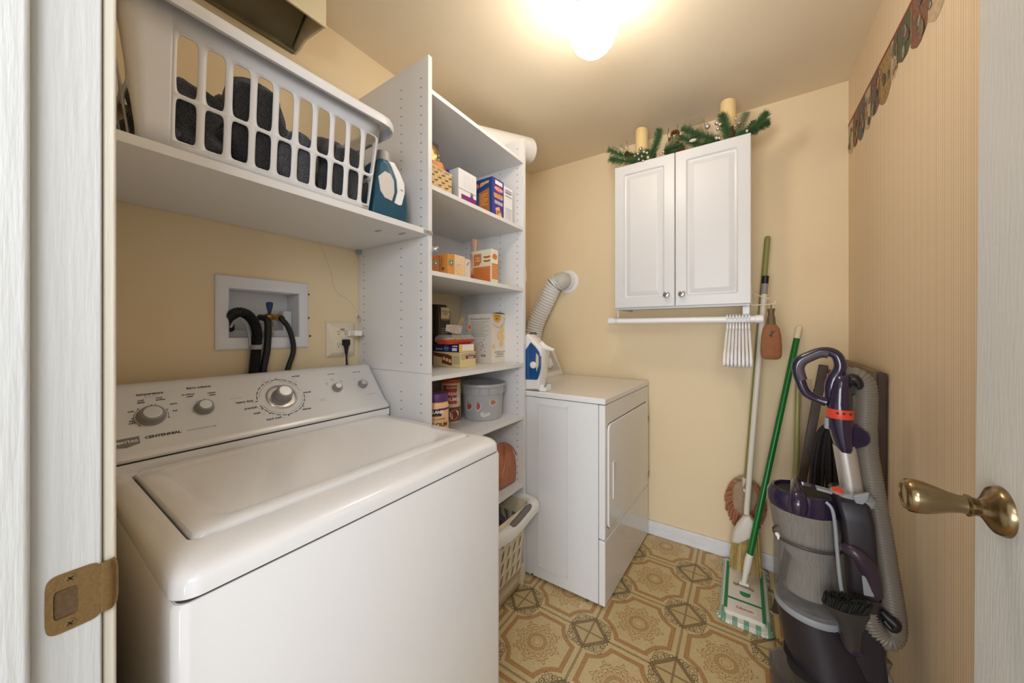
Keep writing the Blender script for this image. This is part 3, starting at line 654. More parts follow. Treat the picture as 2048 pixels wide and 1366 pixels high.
# door
dz0, dz1 = atX(1224, 1052, -.489).z, atX(1224, 846, -.489).z; du0, du1 = .028, FL-.035
def rr2(u0, u1, v0, v1, r, l, n=5): return [fd.p((u0+u1)/2+a, (v0+v1)/2+c, l) for a, c in rrect((u1-u0)/2, (v1-v0)/2, r, n)]
dd = obj('door', B().loft([rr2(du0, du1, dz0, dz1, .03, -.004), rr2(du0, du1, dz0, dz1, .03, .004), rr2(du0+.002, du1-.002, dz0+.002, dz1-.002, .029, .0065), rr2(du0+.006, du1-.006, dz0+.006, dz1-.006, .026, .007)]), ENAM, dr)
obj('door_shadow_gap', B().loft([rr2(du0-.003, du1+.003, dz0-.003, dz1+.003, .031, -.0021), rr2(du0-.003, du1+.003, dz0-.003, dz1+.003, .031, -.0015)]), GAP, dr)
hz0, hz1 = atX(1237, 985, -.482).z, atX(1237, 915, -.482).z; hu0, hu1 = .075, .105
h4 = lambda k, l: [fd.p(x, z, l) for x, z in ((hu0+k, hz0+k), (hu1-k, hz0+k), (hu1-k, hz1-k), (hu0+k, hz1-k))]
obj('door_handle', B().loft([h4(-.001, .0070), h4(0, .0105), h4(.004, .0105), h4(.008, .0075)]), ENAM, dd)
for zz in (atX(1297, 832, -.475).z, atX(1297, 940, -.475).z):
    b = B().obox(fd.p(du1-.001, zz-.02, .0), fd.u*.008, fd.v*.04, fd.n*.006)
    for k in (-.012, 0, .012): b.cyl(fd.p(du1+.003, zz+k, .006), fd.p(du1+.003, zz+k, .0085), .003, n=10, mi=1)
    obj('hinge', b, [mat('hinge_grey', (150, 148, 146), 0.4), HOLE], dr)
b = B()
su0, su1 = SL-.245, SL-.085*0-.150; sz0, sz1 = .055, .850
u0_, u1_ = SL-(DA.x-atY(1076, 820, 1.456).x), SL-(DA.x-atY(1136, 825, 1.457).x)
for (a0, a1, c0, c1) in ((u0_, u1_, .854, .860), (u0_, u1_, .068, .074), (u0_, u0_+.005, .068, .860), (u1_-.005, u1_, .068, .860)): b.obox(sd.p(a0, c0, -.0028), sd.u*(a1-a0), sd.v*(c1-c0), sd.n*.0034)
obj('side_rib', b, ENAMT, dr, bevel=.0006, seg=1)
for x, y in ((1065, 1148), (1174, 1201)): q = atY(x, y, 1.4565); obj('side_screw', B().cyl((q.x, 1.4600, q.z), (q.x, 1.4535, q.z), .0045, n=12), mat('dark_zinc', (92, 92, 94), 0.4, .6), dr)
prof = [(-1.168, .916), (-1.020, .916), (-1.020, .926), (-1.026, .938), (-1.088, 1.085), (-1.10, 1.095), (-1.125, 1.097), (-1.168, 1.090)]
b = B(); secs = []
for y, k in ((1.462, .93), (1.468, .985), (1.478, 1), (2.125, 1), (2.137, .985), (2.145, .93)): secs.append([(-1.168+(x+1.168)*k, y, .9165+(z-.916)*k) for x, z in prof][::-1])
b.loft(secs); cn = obj('control_panel', b, ENAM, dr, sharp=30)
fp = Fr((-1.026, 0, .938), (0, 1, 0), (-.062, 0, .147)); b = B(); polyp(b, fp, [(1.50, .012), (2.115, .012), (2.085, .150), (1.50, .150)], 0, .0008)
obj('panel_face', b, mat('speckled_grey_panel', (186, 184, 180), 0.4, bump=.05, bscale=300, var=.1), dr)
q = (1.985, .070)
k = obj('control_knob', B().lathe(fp.p(q[0], q[1], 0), [(.036, .0008), (.036, .004), (.031, .008), (.026, .012), (0, .012)], fp.n, 28).obox(fp.p(q[0]-.006, q[1]-.026, .010), fp.u*.012, fp.v*.052, fp.n*.018), WHITE, dr, bevel=.001)
b = B(); arc(b, fp, q[0], q[1], .043, .0015, -2.8, -.4, 0, .0012); b.text('AUTOMATIC', fp, q[0]-.02, q[1]+.057, .012, 0, lift=.0012); obj('lettering', b, DARKT, dr)
obj('indicator_button', B().obox(fp.p(1.88, .095, .0), fp.u*.05, fp.v*.018, fp.n*.008), MATS['grey_plastic'], dr, bevel=.002)
# exhaust duct
DUCT = mat('white_foil_duct', (224, 224, 222), 0.5, bump=.1, bscale=50)
ed = thing('exhaust_duct', 'white ribbed dryer exhaust duct rising to the round wall collar', 'duct', (-1.0, 2.13, 1.2))
vc = Vector((-1.003, YB, 1.548))
obj('wall_collar', B().lathe(vc, [(.080, 0), (.080, .004), (.074, .008), (.058, .009), (.056, .022), (.054, .030), (0, .030)], (0, -1, 0), 40), WHITE, ed)
e0 = vc+Vector((0, -.028, 0))
obj('elbow', B().tube([e0, e0+Vector((-.010, -.020, .004)), atY(1124, 562, 2.108), atY(1114, 565, 2.100)], [.054, .056, .058, .058], 28, smooth=4), mat('grey_elbow', (200, 198, 192), 0.5), ed)
pts = [atY(1117, 564, 2.102), atY(1107, 573, 2.098), atY(1094, 600, 2.098), atY(1072, 648, 2.098), Vector((-1.2375, 2.098, 1.10)), Vector((-1.2375, 2.098, .90)), Vector((-1.2375, 2.098, .20))]
P_, R_ = corr(pts, .0545, .0065, .019); obj('flexible_hose', B().tube(P_, R_, 30), DUCT, ed, sharp=100)
tt = (P_[9]-P_[5]).normalized(); obj('cable_tie', B().tube([P_[6], P_[6]+tt*.004], .0605, 30, cap=(False, False)).tube([P_[6]+Vector((.02, -.05, .0)), P_[6]+Vector((.045, -.052, .012))], .0015, 6).tube([P_[6]+Vector((.02, -.05, .0)), P_[6]+Vector((.042, -.052, -.014))], .0015, 6), BLACK, ed)
obj('back_panel', B().box(XL+.001, XL+.0038, PL1, PR0, 1.404, PT), MELA, su)

# ------------------------------------------------------------------ laundry basket and towels on the wall shelf
BCX, BCY = -1.075, .368
import bisect
SXH, SYH = .162, .192
def bk_outline(h, off=0.0):
    hx = .172+.026*h+off; hy = .229+.030*h+off; r = .010+.016*h+off*.8; out = []
    for sx_, sy_, a0 in ((1, 1, 0), (-1, 1, pi/2), (-1, -1, pi), (1, -1, 1.5*pi)):
        st = (sx_*hx, sy_*SYH) if a0 in (0, pi) else (sx_*SXH, sy_*hy); en = (sx_*SXH, sy_*hy) if a0 in (0, pi) else (sx_*hx, sy_*SYH)
        out.append(st); out += [(sx_*(hx-r)+r*cos(a0+pi/2*i/6), sy_*(hy-r)+r*sin(a0+pi/2*i/6)) for i in range(7)]; out.append(en)
    return out
_ref = bk_outline(.5); _RL = [0.0]
for i in range(len(_ref)): a_, c_ = _ref[i], _ref[(i+1) % len(_ref)]; _RL.append(_RL[-1]+math.hypot(a_[0]-c_[0], a_[1]-c_[1]))
PER = _RL[-1]
def bk_pt(s, h, off=0.0):
    """s: 0..1 round the basket from the middle of the front wall, h: 0..1 height, walls splay outward"""
    pts = bk_outline(h, off); L = (s*PER+_RL[-2]+SYH) % PER
    i = min(bisect.bisect_right(_RL, L)-1, len(pts)-1); t = (L-_RL[i])/max(_RL[i+1]-_RL[i], 1e-9); p, q = pts[i], pts[(i+1) % len(pts)]
    return Vector((BCX+p[0]+(q[0]-p[0])*t, BCY+p[1]+(q[1]-p[1])*t, 1.5575+.258*h))
def s_of(L): return (L % PER)/PER
def hole_cell(b, fn, u0, u1, v0, v1, hu0, hu1, hv0, hv1, r=.3, skew=0.0, n=24, mi=0, slot=False):
    """cell u0..u1 x v0..v1 with a rounded hole; fn maps (u,v)->point"""
    cu, cv = (hu0+hu1)/2, (hv0+hv1)/2; inner = []; outer = []
    for k in range(n):
        a = 2*pi*(k+.5)/n; c_, s_ = cos(a), sin(a)
        iu = cu+(hu1-hu0)/2*math.copysign(abs(c_)**r, c_); iv = cv+(hv1-hv0)/2*math.copysign(abs(s_)**r, s_)
        if slot: iu += skew*(iv-cv)
        m = max(abs(c_), abs(s_)); ou = cu+(c_/m)*((u1-cu) if c_ > 0 else (cu-u0)); ov = cv+(s_/m)*((v1-cv) if s_ > 0 else (cv-v0))
        inner.append(fn(iu, iv)); outer.append((ou, ov))
    # exact corners on the outer loop
    for (qu, qv) in ((u0, v0), (u1, v0), (u1, v1), (u0, v1)):
        j = min(range(n), key=lambda k: (outer[k][0]-qu)**2+(outer[k][1]-qv)**2*4); outer[j] = (qu, qv)
    b.loft([[fn(*o) for o in outer], inner], mi, cap=(False, False))
def strip(b, fn, u0, u1, v0, v1, nu, nv=1): b.grid(lambda s, t: fn(u0+(u1-u0)*s, v0+(v1-v0)*t), nu, nv)
fnB = lambda u, v: bk_pt(s_of(u), v)
# front wall is centred on L=0 (direction +X); side +Y at PER/4
half = .2165
V = [0.0, .06, .365, .405, .80, 1.0]
def bwall(b, L0, n, pitch, hw):
    for i in range(n):
        u = L0+i*pitch; strip(b, fnB, u, u+pitch, 0, .055, 1); strip(b, fnB, u, u+pitch, .84, 1.0, 1)
        hole_cell(b, fnB, u, u+pitch, .055, .40, u+(pitch-hw)/2, u+(pitch+hw)/2, .070, .375, .32)
        hole_cell(b, fnB, u, u+pitch, .40, .84, u+(pitch-hw)/2, u+(pitch+hw)/2, .405, .825, .32)
b = B(); pitch = .0430; n10 = 10
Lf = -.190      # start of the holes on the front wall
bwall(b, Lf, n10, pitch, .0305)
Lq = PER/2-.215
bwall(b, Lq, n10, pitch, .0305)
# end walls: lattice of slanted openings
ec = PER/4; e0, e1 = PER/4-.10, PER/4+.10
for c0 in (PER/4, 3*PER/4):
    for i in range(5):
        u = c0-.160+i*.064; strip(b, fnB, u, u+.064, 0, .03, 1); strip(b, fnB, u, u+.064, .86, 1, 1)
        hole_cell(b, fnB, u, u+.064, .03, .40, u+.003, u+.061, .04, .38, .55); hole_cell(b, fnB, u, u+.064, .40, .86, u+.003, u+.061, .42, .84, .55)
for a0, a1 in ((Lf+n10*pitch, PER/4-.160), (PER/4+.160, Lq), (Lq+n10*pitch, 3*PER/4-.160), (3*PER/4+.160, PER+Lf)): strip(b, fnB, a0, a1, 0, 1, 24, 6)
BASK = mat('white_basket_plastic', (222, 222, 224), 0.4)
lb = thing('laundry_basket', 'white plastic laundry basket with slotted sides on the wall shelf', 'laundry basket', (BCX, BCY, 1.5575))
obj('basket_wall', b, BASK, lb, solid=.0028, sharp=50)
obj('basket_floor', B().add([bk_pt(i/96, .004) for i in range(96)], [tuple(range(96))]), BASK, lb, solid=.002)
prof = [(0, -.004), (.004, .006), (.012, .010), (.024, .010), (.032, .004), (.034, -.008), (.033, -.020), (.030, -.020), (.030, -.008), (.022, .004), (.010, .004), (.002, -.004)]
rings = []
for off, dz in prof:
    rings.append([(lambda q: Vector((q.x, BCY+(q.y-BCY)*(1+.30*max(0, off)), q.z+dz+.006*(abs(sin(2*pi*i/160))**3))))(bk_pt(i/160, 1.0, off)) for i in range(160)])
obj('rim', B().loft(rings+[rings[0]], cap=(False, False)), BASK, lb, sharp=50)
def towel_mat(name, c0, c1, sc=420):
    m, p, X, Y, Zc, geo = newmat(name, 0.95); nz = noisen(sc, 2, geo.outputs['Position'])
    c = mixc(N.op('MULTIPLY_ADD', nz, 2.6, -.85), rgb(*c0), rgb(*c1)); N.nt.links.new(c.k, p.inputs['Base Color'])
    bm = N.nt.nodes.new('ShaderNodeBump'); bm.inputs['Strength'].default_value = 0.9; bm.inputs['Distance'].default_value = 0.003; N.nt.links.new(nz.k, bm.inputs['Height']); N.nt.links.new(bm.outputs[0], p.inputs['Normal'])
    p.inputs['Specular IOR Level'].default_value = .1; p.inputs['Sheen Weight'].default_value = .4; return m
TOW = towel_mat('charcoal_terry', (34, 35, 38), (82, 82, 86)); TOW2 = towel_mat('black_terry', (24, 24, 27), (58, 58, 63)); TOW3 = towel_mat('slate_terry', (44, 46, 52), (96, 98, 104))
def heap(name, c, sx, sy, sz, m, seed, label, group=None, fold=.022, freq=9, rot=0, cat='towel', zmin=1.562, lim=True):
    """crumpled cloth: a squashed blob with sharp rolling folds"""
    b = B(); n, k = 72, 40; c = Vector(c); off = Vector((seed*3.1, seed*1.7, seed*.9)); rings = []
    for j in range(k+1):
        ph = -pi/2+pi*j/k; ring = []
        for i in range(n):
            th = 2*pi*i/n; d = Vector((cos(ph)*cos(th), cos(ph)*sin(th), sin(ph)))
            e = .75; d2 = Vector([math.copysign(abs(q)**e, q) for q in d]); p = Vector((d2.x*sx, d2.y*sy, d2.z*sz)); q = p*freq+off
            w = noise.noise_vector(q*.6); rdg = 1-2*abs(noise.noise(q+w*1.2)); rdg2 = 1-2*abs(noise.noise(q*2.1+w))
            p = p+d*(fold*rdg+fold*.35*rdg2); p = Vector((p.x*cos(rot)-p.y*sin(rot), p.x*sin(rot)+p.y*cos(rot), p.z))+c
            if lim:
                p.z = max(p.z, zmin); h = min(max((p.z-1.5575)/.258, 0), 1); hx, hy = .165+.026*h, .222+.052*h
                t = ((abs(p.x-BCX)/hx)**6+(abs(p.y-BCY)/hy)**6)**(1/6)
                if t > 1: p.x = BCX+(p.x-BCX)/t; p.y = BCY+(p.y-BCY)/t
            else: p.z = max(p.z, zmin)
            ring.append(p)
        rings.append(ring)
    b.loft(rings); return tag(obj(name, b, m, sharp=80), label, cat, group)
heap('bath_towel', (-1.05, .220, 1.640), .13, .062, .075, TOW, 1, 'charcoal terry towel bunched in the left part of the white basket', fold=.024)
heap('bath_towel', (-1.00, .318, 1.665), .12, .042, .095, TOW2, 2, 'black terry towel peaking highest in the middle left of the basket', fold=.026)
heap('bath_towel', (-1.02, .415, 1.640), .13, .048, .082, TOW3, 3, 'slate grey towel folded low in the middle of the basket', fold=.022)
heap('bath_towel', (-1.00, .530, 1.642), .12, .056, .082, TOW2, 4, 'black towel rolled against the right end of the basket', fold=.024, freq=11)
PAT = mat('patterned_cloth', (120, 108, 122), 0.9, var=.6, bscale=70)
heap('patterned_cloth', (-.935, .162, 1.592), .030, .016, .030, PAT, 6, 'grey and purple patterned cloth at the bottom left of the basket', fold=.014, freq=16, cat='cloth')

# ------------------------------------------------------------------ blue detergent jug on the wall shelf
jg = thing('detergent_jug', 'teal blue detergent jug with a white handle inlay beside the basket', 'jug', (-.965, .71, 1.556))
JX = -.965
jo = [(738, 428), (812, 443), (815, 420), (811, 390), (805, 365), (795, 340), (782, 325), (762, 314), (752, 322)]
pj = [atX(x, y, JX+.03) for x, y in jo]; zb = 1.5565
for p in pj[:2]: p.z = zb
b = B(); cyy = sum(p.y for p in pj)/len(pj); czz = sum(p.z for p in pj)/len(pj)
def shr(k, x): return [(x, cyy+(p.y-cyy)*k, max(zb, czz+(p.z-czz)*k)) for p in pj]
b.loft([shr(.80, JX-.045), shr(.93, JX-.038), shr(1, JX-.025), shr(1, JX+.020), shr(.95, JX+.032), shr(.86, JX+.038)])
obj('bottle', b, mat('teal_plastic', (36, 84, 106), 0.28, var=.15, bscale=18), jg, bevel=.004)
fj = Fr((JX+.0385, 0, 0), (0, 1, 0), (0, 0, 1)); g2 = lambda x, y: (atX(x, y, JX+.04).y, atX(x, y, JX+.04).z)
hp = [g2(*p) for p in ((757, 352), (770, 342), (781, 348), (788, 362), (789, 385), (784, 402), (770, 395), (761, 380))]
b = B(); polyp(b, fj, hp, 0, .0006); obj('handle_opening', B().prism([fj.p(y, z, -.002) for y, z in hp], (.004, 0, 0)), mat('jug_inner_grey', (206, 200, 194), 0.5), jg, bevel=.0008)
hp = [g2(*p) for p in ((777, 322), (788, 326), (799, 346), (808, 368), (809, 388), (803, 411), (797, 411), (789, 406), (795, 384), (793, 360), (784, 336))]
b = B().prism([fj.p(y, z, -.008) for y, z in hp], (.012, 0, 0)); fh = Fr((JX+.0428, 0, 0), (0, 1, 0), (0, 0, 1)); q = g2(802, 381); patch(b, fh, q[0]-.004, q[0]+.006, q[1]-.002, q[1]+.002, 1)
obj('handle_grip', b, [WHITE, GREYT], jg, bevel=.002)
q0 = atX(765, 318, JX); q1 = atX(772, 303, JX-.01)
obj('cap', B().cyl(q0-Z_*.012, q0+Z_*.020, .024, .022, 28), mat('cap_grey', (176, 170, 168), .45), jg, bevel=.002)

# ------------------------------------------------------------------ cartons and groceries on the shelf unit
def carton(name, label, xl, xc, xr, yt, z, xf, mats, cat='box', top=None, group=None, depth=None, h=None, slack=.0):
    """xl/xc/xr: where left edge, near corner and right edge show; xf: distance of the front plane from the wall side"""
    y0 = atX(xc, 600, xf).y; dy = atX(xr, 600, xf).y-y0
    dx = depth or (xf-atY(xl, 600, y0).x); hh = h or (atX(xc, yt, xf).z-z)
    t = thing(name, label, cat, (xf-dx/2, y0+dy/2, z), group=group)
    obj('carton', B().box(xf-dx, xf, y0, y0+dy, z+.0003, z+hh), mats[0], t, bevel=.0012, seg=1)
    return t, Fr((xf+.0002, y0, z), (0, 1, 0), (0, 0, 1)), Fr((xf-dx, y0-.0002, z), (1, 0, 0), (0, 0, 1)), dy, dx, hh
def flat(n, c, r=.55): return mat(n, c, r)
PW, PK = flat('print_white', (232, 228, 222)), flat('print_black', (46, 40, 38))
# graham crackers
t, f1, f2, dy, dx, h = carton('cracker_box', 'dark blue and purple graham cracker box on the second shelf from the top', 943.5, 984, 1007, 352, 1.717, -.925, [flat('carton_blue', (24, 70, 130))])
mm = [flat('purple_blue', (66, 58, 140)), flat('logo_red', (222, 96, 72)), flat('cracker_tan', (226, 176, 116)), flat('cracker_brown', (176, 108, 48)), PW, flat('carton_lightblue', (44, 96, 150))]
b = B(); patch(b, f1, 0, dy, 0, h, 0, .0008); patch(b, f1, dy*.25, dy*.88, h*.86, h*.96, 4, .0012); disc(b, f1, dy*.55, h*.755, dy*.36, 1, .0012, ry=h*.065); disc(b, f1, dy*.55, h*.755, dy*.30, 4, .0014, ry=h*.05); disc(b, f1, dy*.55, h*.755, dy*.285, 1, .0016, ry=h*.045)
polyp(b, f1, [(dy*.15, h*.63), (dy*.9, h*.64), (dy*.93, h*.57), (dy*.86, h*.52), (dy*.2, h*.52), (dy*.14, h*.57)], 2, .0012)
b.text('Honey Maid', f1, dy*.55, h*.755, dy*.15, 4, lift=.0018, bold=.0002); b.text('Grahams', f1, dy*.54, h*.60, dy*.19, 3, lift=.0016, bold=.0002); b.text('Honey', f1, dy*.54, h*.55, dy*.15, 3, lift=.0016)
for k in range(4): patch(b, f1, dy*.2, dy*.9, h*(.44-.022*k), h*(.452-.022*k), 4, .0012)
for k, (u, v, a) in enumerate(((.5, .20, .35), (.58, .13, .1), (.66, .07, .5))):
    cu, cv, s_ = dy*u, h*v, dy*.26; polyp(b, f1, [(cu+s_*1.0*cos(a+q)*1.0, cv+s_*1.1*sin(a+q)) for q in (.785, 2.356, 3.927, 5.498)], 2 if k != 1 else 3, .0012+.0003*k)
obj('front_print', b, mm, t)
b = B(); disc(b, f2, dx*.22, h*.84, dx*.17, 1, .0006, ry=h*.075); b.text('Honey Maid', f2, dx*.22, h*.84, dx*.055, 4, lift=.001, bold=.0002)
polyp(b, f2, [(dx*.42, h*.80), (dx*.86, h*.88), (dx*.85, h*.98-.01), (dx*.44, h*.90)], 2, .0006); b.text('Honey Grahams', f2, dx*.64, h*.86, dx*.065, 3, lift=.001, bold=.0002)
patch(b, f2, dx*.02, dx*.36, h*.05, h*.66, 5, .0005); polyp(b, f2, [(dx*.36, h*.04), (dx*.90, h*.04), (dx*.86, h*.74), (dx*.36, h*.66)], 3, .0006)
lines(b, f2, dx*.42, dx*.82, h*.30, h*.62, 7, 2, lift if False else .6, .3) if False else [patch(b, f2, dx*.42, dx*(.82-.08*(k % 3)), h*(.60-.045*k), h*(.615-.045*k), 2, .001) for k in range(7)]
for k in range(4): patch(b, f2, dx*.06, dx*.3, h*(.34-.06*k), h*(.37-.06*k), 4, .001)
obj('side_print', b, mm, t)
# white nutrition-face box
t, f1, f2, dy, dx, h = carton('cereal_bar_box', 'plain white box with printed nutrition facts right of the blue cracker box', 1000, 1008.5, 1025, 371, 1.717, -.922, [flat('carton_white', (226, 226, 228))], depth=.16)
b = B(); [patch(b, f1, dy*.12, dy*(.88-.1*(k % 2)), h*(.90-.08*k), h*(.915-.08*k), 0, .0006) for k in range(3)]; patch(b, f1, dy*.12, dy*.9, h*.40, h*.41, 0, .0006)
[patch(b, f1, dy*.15, dy*.85, h*(.36-.03*k), h*(.366-.03*k), 1, .0006) for k in range(9)]; b.text('Nutrition Facts', f1, dy*.5, h*.86, dy*.13, 0, lift=.0008, bold=.0001)
obj('print', b, [PK, GREYT], t)
# white box with purple foot
t, f1, f2, dy, dx, h = carton('snack_carton', 'white carton with purple lower half between wicker basket and cracker box', 915, 917, 953, 334, 1.717, -.950, [MATS['carton_white']], depth=.18)
b = B(); patch(b, f1, dy*.02, dy*.98, h*.02, h*.34, 0, .0006); patch(b, f1, dy*.02, dy*.14, h*.02, h*.45, 3, .0008); polyp(b, f1, [(dy*.6, h*.33), (dy*.72, h*.42), (dy*.84, h*.33), (dy*.72, h*.25)], 0, .0008); patch(b, f1, 0, dy, h*.46, h*.475, 1, .0006)
[patch(b, f1, dy*(.30+.09*k), dy*(.305+.09*k), h*.52, h*.9, 1, .0006) for k in range(7)]; disc(b, f1, dy*.72, h*.43, dy*.07, 2, .0009); b.text('R', f1, dy*.72, h*.43, dy*.12, 3, lift=.0012)
obj('print', b, [flat('print_purple', (126, 40, 118)), GREYT, PK, PW], t)
tag(obj('snack_packet', B().loft([[(x, .915+y*.012, z) for x, y in rrect(.05, .5, .01)] if False else [(-.940+a, .9475+c, z) for a, c in rrect(.014, .0045*k+.001, .0009)] for z, k in ((1.7175, .7), (1.73, 1), (1.80, 1), (1.825, .3))]), mat('blue_red_wrap', (40, 70, 160), .35)), 'thin blue wrapped packet standing between wicker basket and white carton', 'packet')
# dark box at the far left of that shelf
t, f1, f2, dy, dx, h = carton('tea_tin', 'tall dark grey box at the left end of the second shelf', 860, 862, 877.5, 276, 1.717, -1.02, [flat('carton_charcoal', (72, 68, 64))], h=.245, depth=.08)
obj('print', B().text('C', f1, dy*.8, h*.78, .035, 0, lift=.0008, bold=.0006), PW, t)
# wicker basket
wy0, wy1 = .8335, .938
wk = thing('wicker_basket', 'small woven straw basket holding food packets on the second shelf', 'basket', (-.95, .87, 1.7175))
STRAW = mat('woven_straw', (214, 184, 132), 0.7, bump=.5, bscale=240, var=.35)
b = B(); x0w, x1w, zt = -1.04, -.903, 1.7175
hB = .068
for row in range(5):
    z0 = zt+.002+row*hB/5
    def face(p0, p1, n, nrm, ph):
        p0, p1, nrm = Vector(p0), Vector(p1), Vector(nrm)
        for i in range(n):
            a, c = p0.lerp(p1, i/n), p0.lerp(p1, (i+1)/n); up = (i+row+ph) % 2
            m_ = (a+c)/2+nrm*(.0075 if up else .0005); hh = hB/5*(1.12 if up else .9)
            b.loft([[q+Z_*(z0-0)+nrm*d for q, d in ((a, 0), (a, -.003))]+[q+Z_*(z0+hh)+nrm*d for q, d in ((a, -.003), (a, 0))], [m_+Z_*z0, m_-nrm*.005+Z_*z0, m_-nrm*.005+Z_*(z0+hh), m_+Z_*(z0+hh)], [q+Z_*(z0-0)+nrm*d for q, d in ((c, 0), (c, -.003))]+[q+Z_*(z0+hh)+nrm*d for q, d in ((c, -.003), (c, 0))]])
    face((x1w, wy0, 0), (x1w, wy1, 0), 6, (1, 0, 0), 0); face((x1w, wy1, 0), (x0w, wy1, 0), 7, (0, 1, 0), 1); face((x0w, wy1, 0), (x0w, wy0, 0), 6, (-1, 0, 0), 0); face((x0w, wy0, 0), (x1w, wy0, 0), 7, (0, -1, 0), 1)
obj('woven_wall', b, STRAW, wk, sharp=30)
obj('woven_floor', B().box(x0w+.002, x1w-.002, wy0+.002, wy1-.002, zt, zt+.004), STRAW, wk)
rimp = [(x1w, wy0, zt+hB+.004), (x1w, wy1, zt+hB+.004), (x0w, wy1, zt+hB+.004), (x0w, wy0, zt+hB+.004)]
b = B()
for p, q in zip(rimp, rimp[1:]+rimp[:1]): b.tube([p, Vector(p).lerp(Vector(q), .5), q], .0045, 8)
obj('woven_rim', b, STRAW, wk)
def bagmesh(pts, m, seed, sx=.03, crinkle=.006):
    """pillow bag: pts front outline (x0 plane), bulging"""
    return None
def crump(name, c, s, m, seed, label, cat='bag', fold=.01, freq=24, zmin=0, keep=None, rot=0):
    b = B(); n, k = 40, 24; c = Vector(c); rings = []
    for j in range(k+1):
        ph = -pi/2+pi*j/k; ring = []
        for i in range(n):
            th = 2*pi*i/n; d = Vector((cos(ph)*cos(th), cos(ph)*sin(th), sin(ph))); d2 = Vector([math.copysign(abs(q)**.7, q) for q in d])
            p = Vector((d2.x*s[0], d2.y*s[1], d2.z*s[2])); q = p*freq+Vector((seed, seed*2, 0)); p += d*fold*(1-2.2*abs(noise.noise(q)))
            p = Vector((p.x, p.y*cos(rot)-p.z*sin(rot), p.y*sin(rot)+p.z*cos(rot)))+c; p.z = max(p.z, zmin)
            if keep: p.x = min(max(p.x, keep[0]), keep[1]); p.y = min(max(p.y, keep[2]), keep[3])
            ring.append(p)
        rings.append(ring)
    b.loft(rings); return tag(obj(name, b, m, sharp=28), label, cat)
KP = (x0w+.008, x1w-.008, wy0+.008, wy1-.008)
crump('gold_pouch', (-.985, .893, 1.815), (.032, .048, .092), mat('gold_foil', (150, 118, 58), .35, .4), 3, 'dull gold foil pouch standing at the back of the wicker basket', 'pouch', .008, 22, 1.723, KP)
crump('paper_packet', (-.935, .880, 1.788), (.024, .036, .034), mat('orange_paper', (206, 138, 88), .5, var=.2, bscale=40), 7, 'crumpled orange brown packet on top of the wicker basket', 'packet', .010, 30, 1.723, KP)
crump('snack_wrapper', (-.930, .924, 1.780), (.017, .007, .034), mat('red_blue_wrapper', (190, 60, 70), .35, var=.5, bscale=30), 9, 'red and blue wrapper at the right edge of the wicker basket', 'wrapper', .004, 30, 1.723, KP)
crump('black_packet', (-.915, .900, 1.762), (.006, .024, .022), BLACK, 4, 'small black packet poking over the rim of the wicker basket', 'packet', .003, 30, 1.745, KP)
# third shelf
KCUP = flat('carton_orange', (206, 140, 62)); KCUP2 = flat('carton_rust', (176, 104, 54))
gm = [flat('emblem_green', (58, 104, 62)), PW, flat('carton_beige', (222, 194, 156)), KCUP2]
def kcup(lbl, xl, xc, xr, yt, depth, xf, beige):
    t, f1, f2, dy, dx, h = carton('coffee_pod_box', lbl, xl, xc, xr, yt, 1.42, xf, [KCUP if beige else KCUP2], depth=depth, group='orange coffee pod boxes on the third shelf')
    b = B(); patch(b, f1, 0, dy, 0, h, 2, .0006) if False else None
    r = min(dy*.36, .013); cu = dy*.5
    disc(b, f1, cu, h*.62, r, 0, .0008); arc(b, f1, cu, h*.62, r*.80, r*.10, 0, 2*pi, 1, .0011); 
    polyp(b, f1, [(cu+r*.5*cos(pi/2+2*pi*k/10)*(1 if k % 2 == 0 else .45), h*.62+r*.5*sin(pi/2+2*pi*k/10)*(1 if k % 2 == 0 else .45)) for k in range(10)], 1, .0012)
    disc(b, f2, dx*.5, h*.62, .012, 0, .0006); patch(b, f2, dx*.2, dx*.8, h*.28, h*.40, 0, .0006)
    obj('print', b, gm, t); return t, f1, dy, h
kcup('orange coffee pod box at the left end of the third shelf', 862, 863, 879, 510, .06, -.955, False)
kcup('rust orange coffee pod box second from the left on the third shelf', 870, 880, 890, 512, .06, -.955, False)
kcup('orange coffee pod box with a full green emblem facing out', 886, 895.5, 909, 507, .085, -.925, True)
t, f1, f2, dy, dx, h = carton('beige_carton', 'pale beige carton right beside the orange coffee pod boxes', 905, 909.5, 930, 508.5, 1.42, -.925, [gm[2]], depth=.085)
b = B(); disc(b, f1, dy*.5, h*.32, dy*.30, 0, .0006, ry=h*.25); arc(b, f1, dy*.42, h*.36, dy*.34, .0012, 1.2, 4.6, 1, .0008); obj('print', b, [flat('pale_orange', (228, 186, 138)), GREYT], t)
t, f1, f2, dy, dx, h = carton('small_white_carton', 'small off-white carton left of the pancake mix box', 926, 930.5, 941, 517, 1.42, -.925, [flat('offwhite', (214, 200, 184))], depth=.07)
obj('print', polyp(B(), f1, [(dy*.2, h*.72), (dy*.75, h*.92), (dy*.8, h*.84), (dy*.3, h*.62)], 0, .0006), GREYT, t)
t, f1, f2, dy, dx, h = carton('pancake_mix_box', 'orange and cream pancake mix box on the third shelf', 942, 982.5, 996, 497, 1.42, -.935, [flat('carton_cream', (226, 222, 198))])
ORG, PANB = flat('print_orange', (214, 122, 58)), flat('pancake_brown', (176, 100, 48))
b = B(); patch(b, f1, dy*.08, dy*.96, h*.16, h*.60, 0, .0006); disc(b, f1, dy*.5, h*.80, dy*.34, 0, .0006, ry=h*.08); [patch(b, f1, dy*.15, dy*.9, h*(.54-.05*k), h*(.548-.05*k), 1, .0009) for k in range(8)]; obj('front_print', b, [ORG, flat('print_cream', (236, 220, 180))], t)
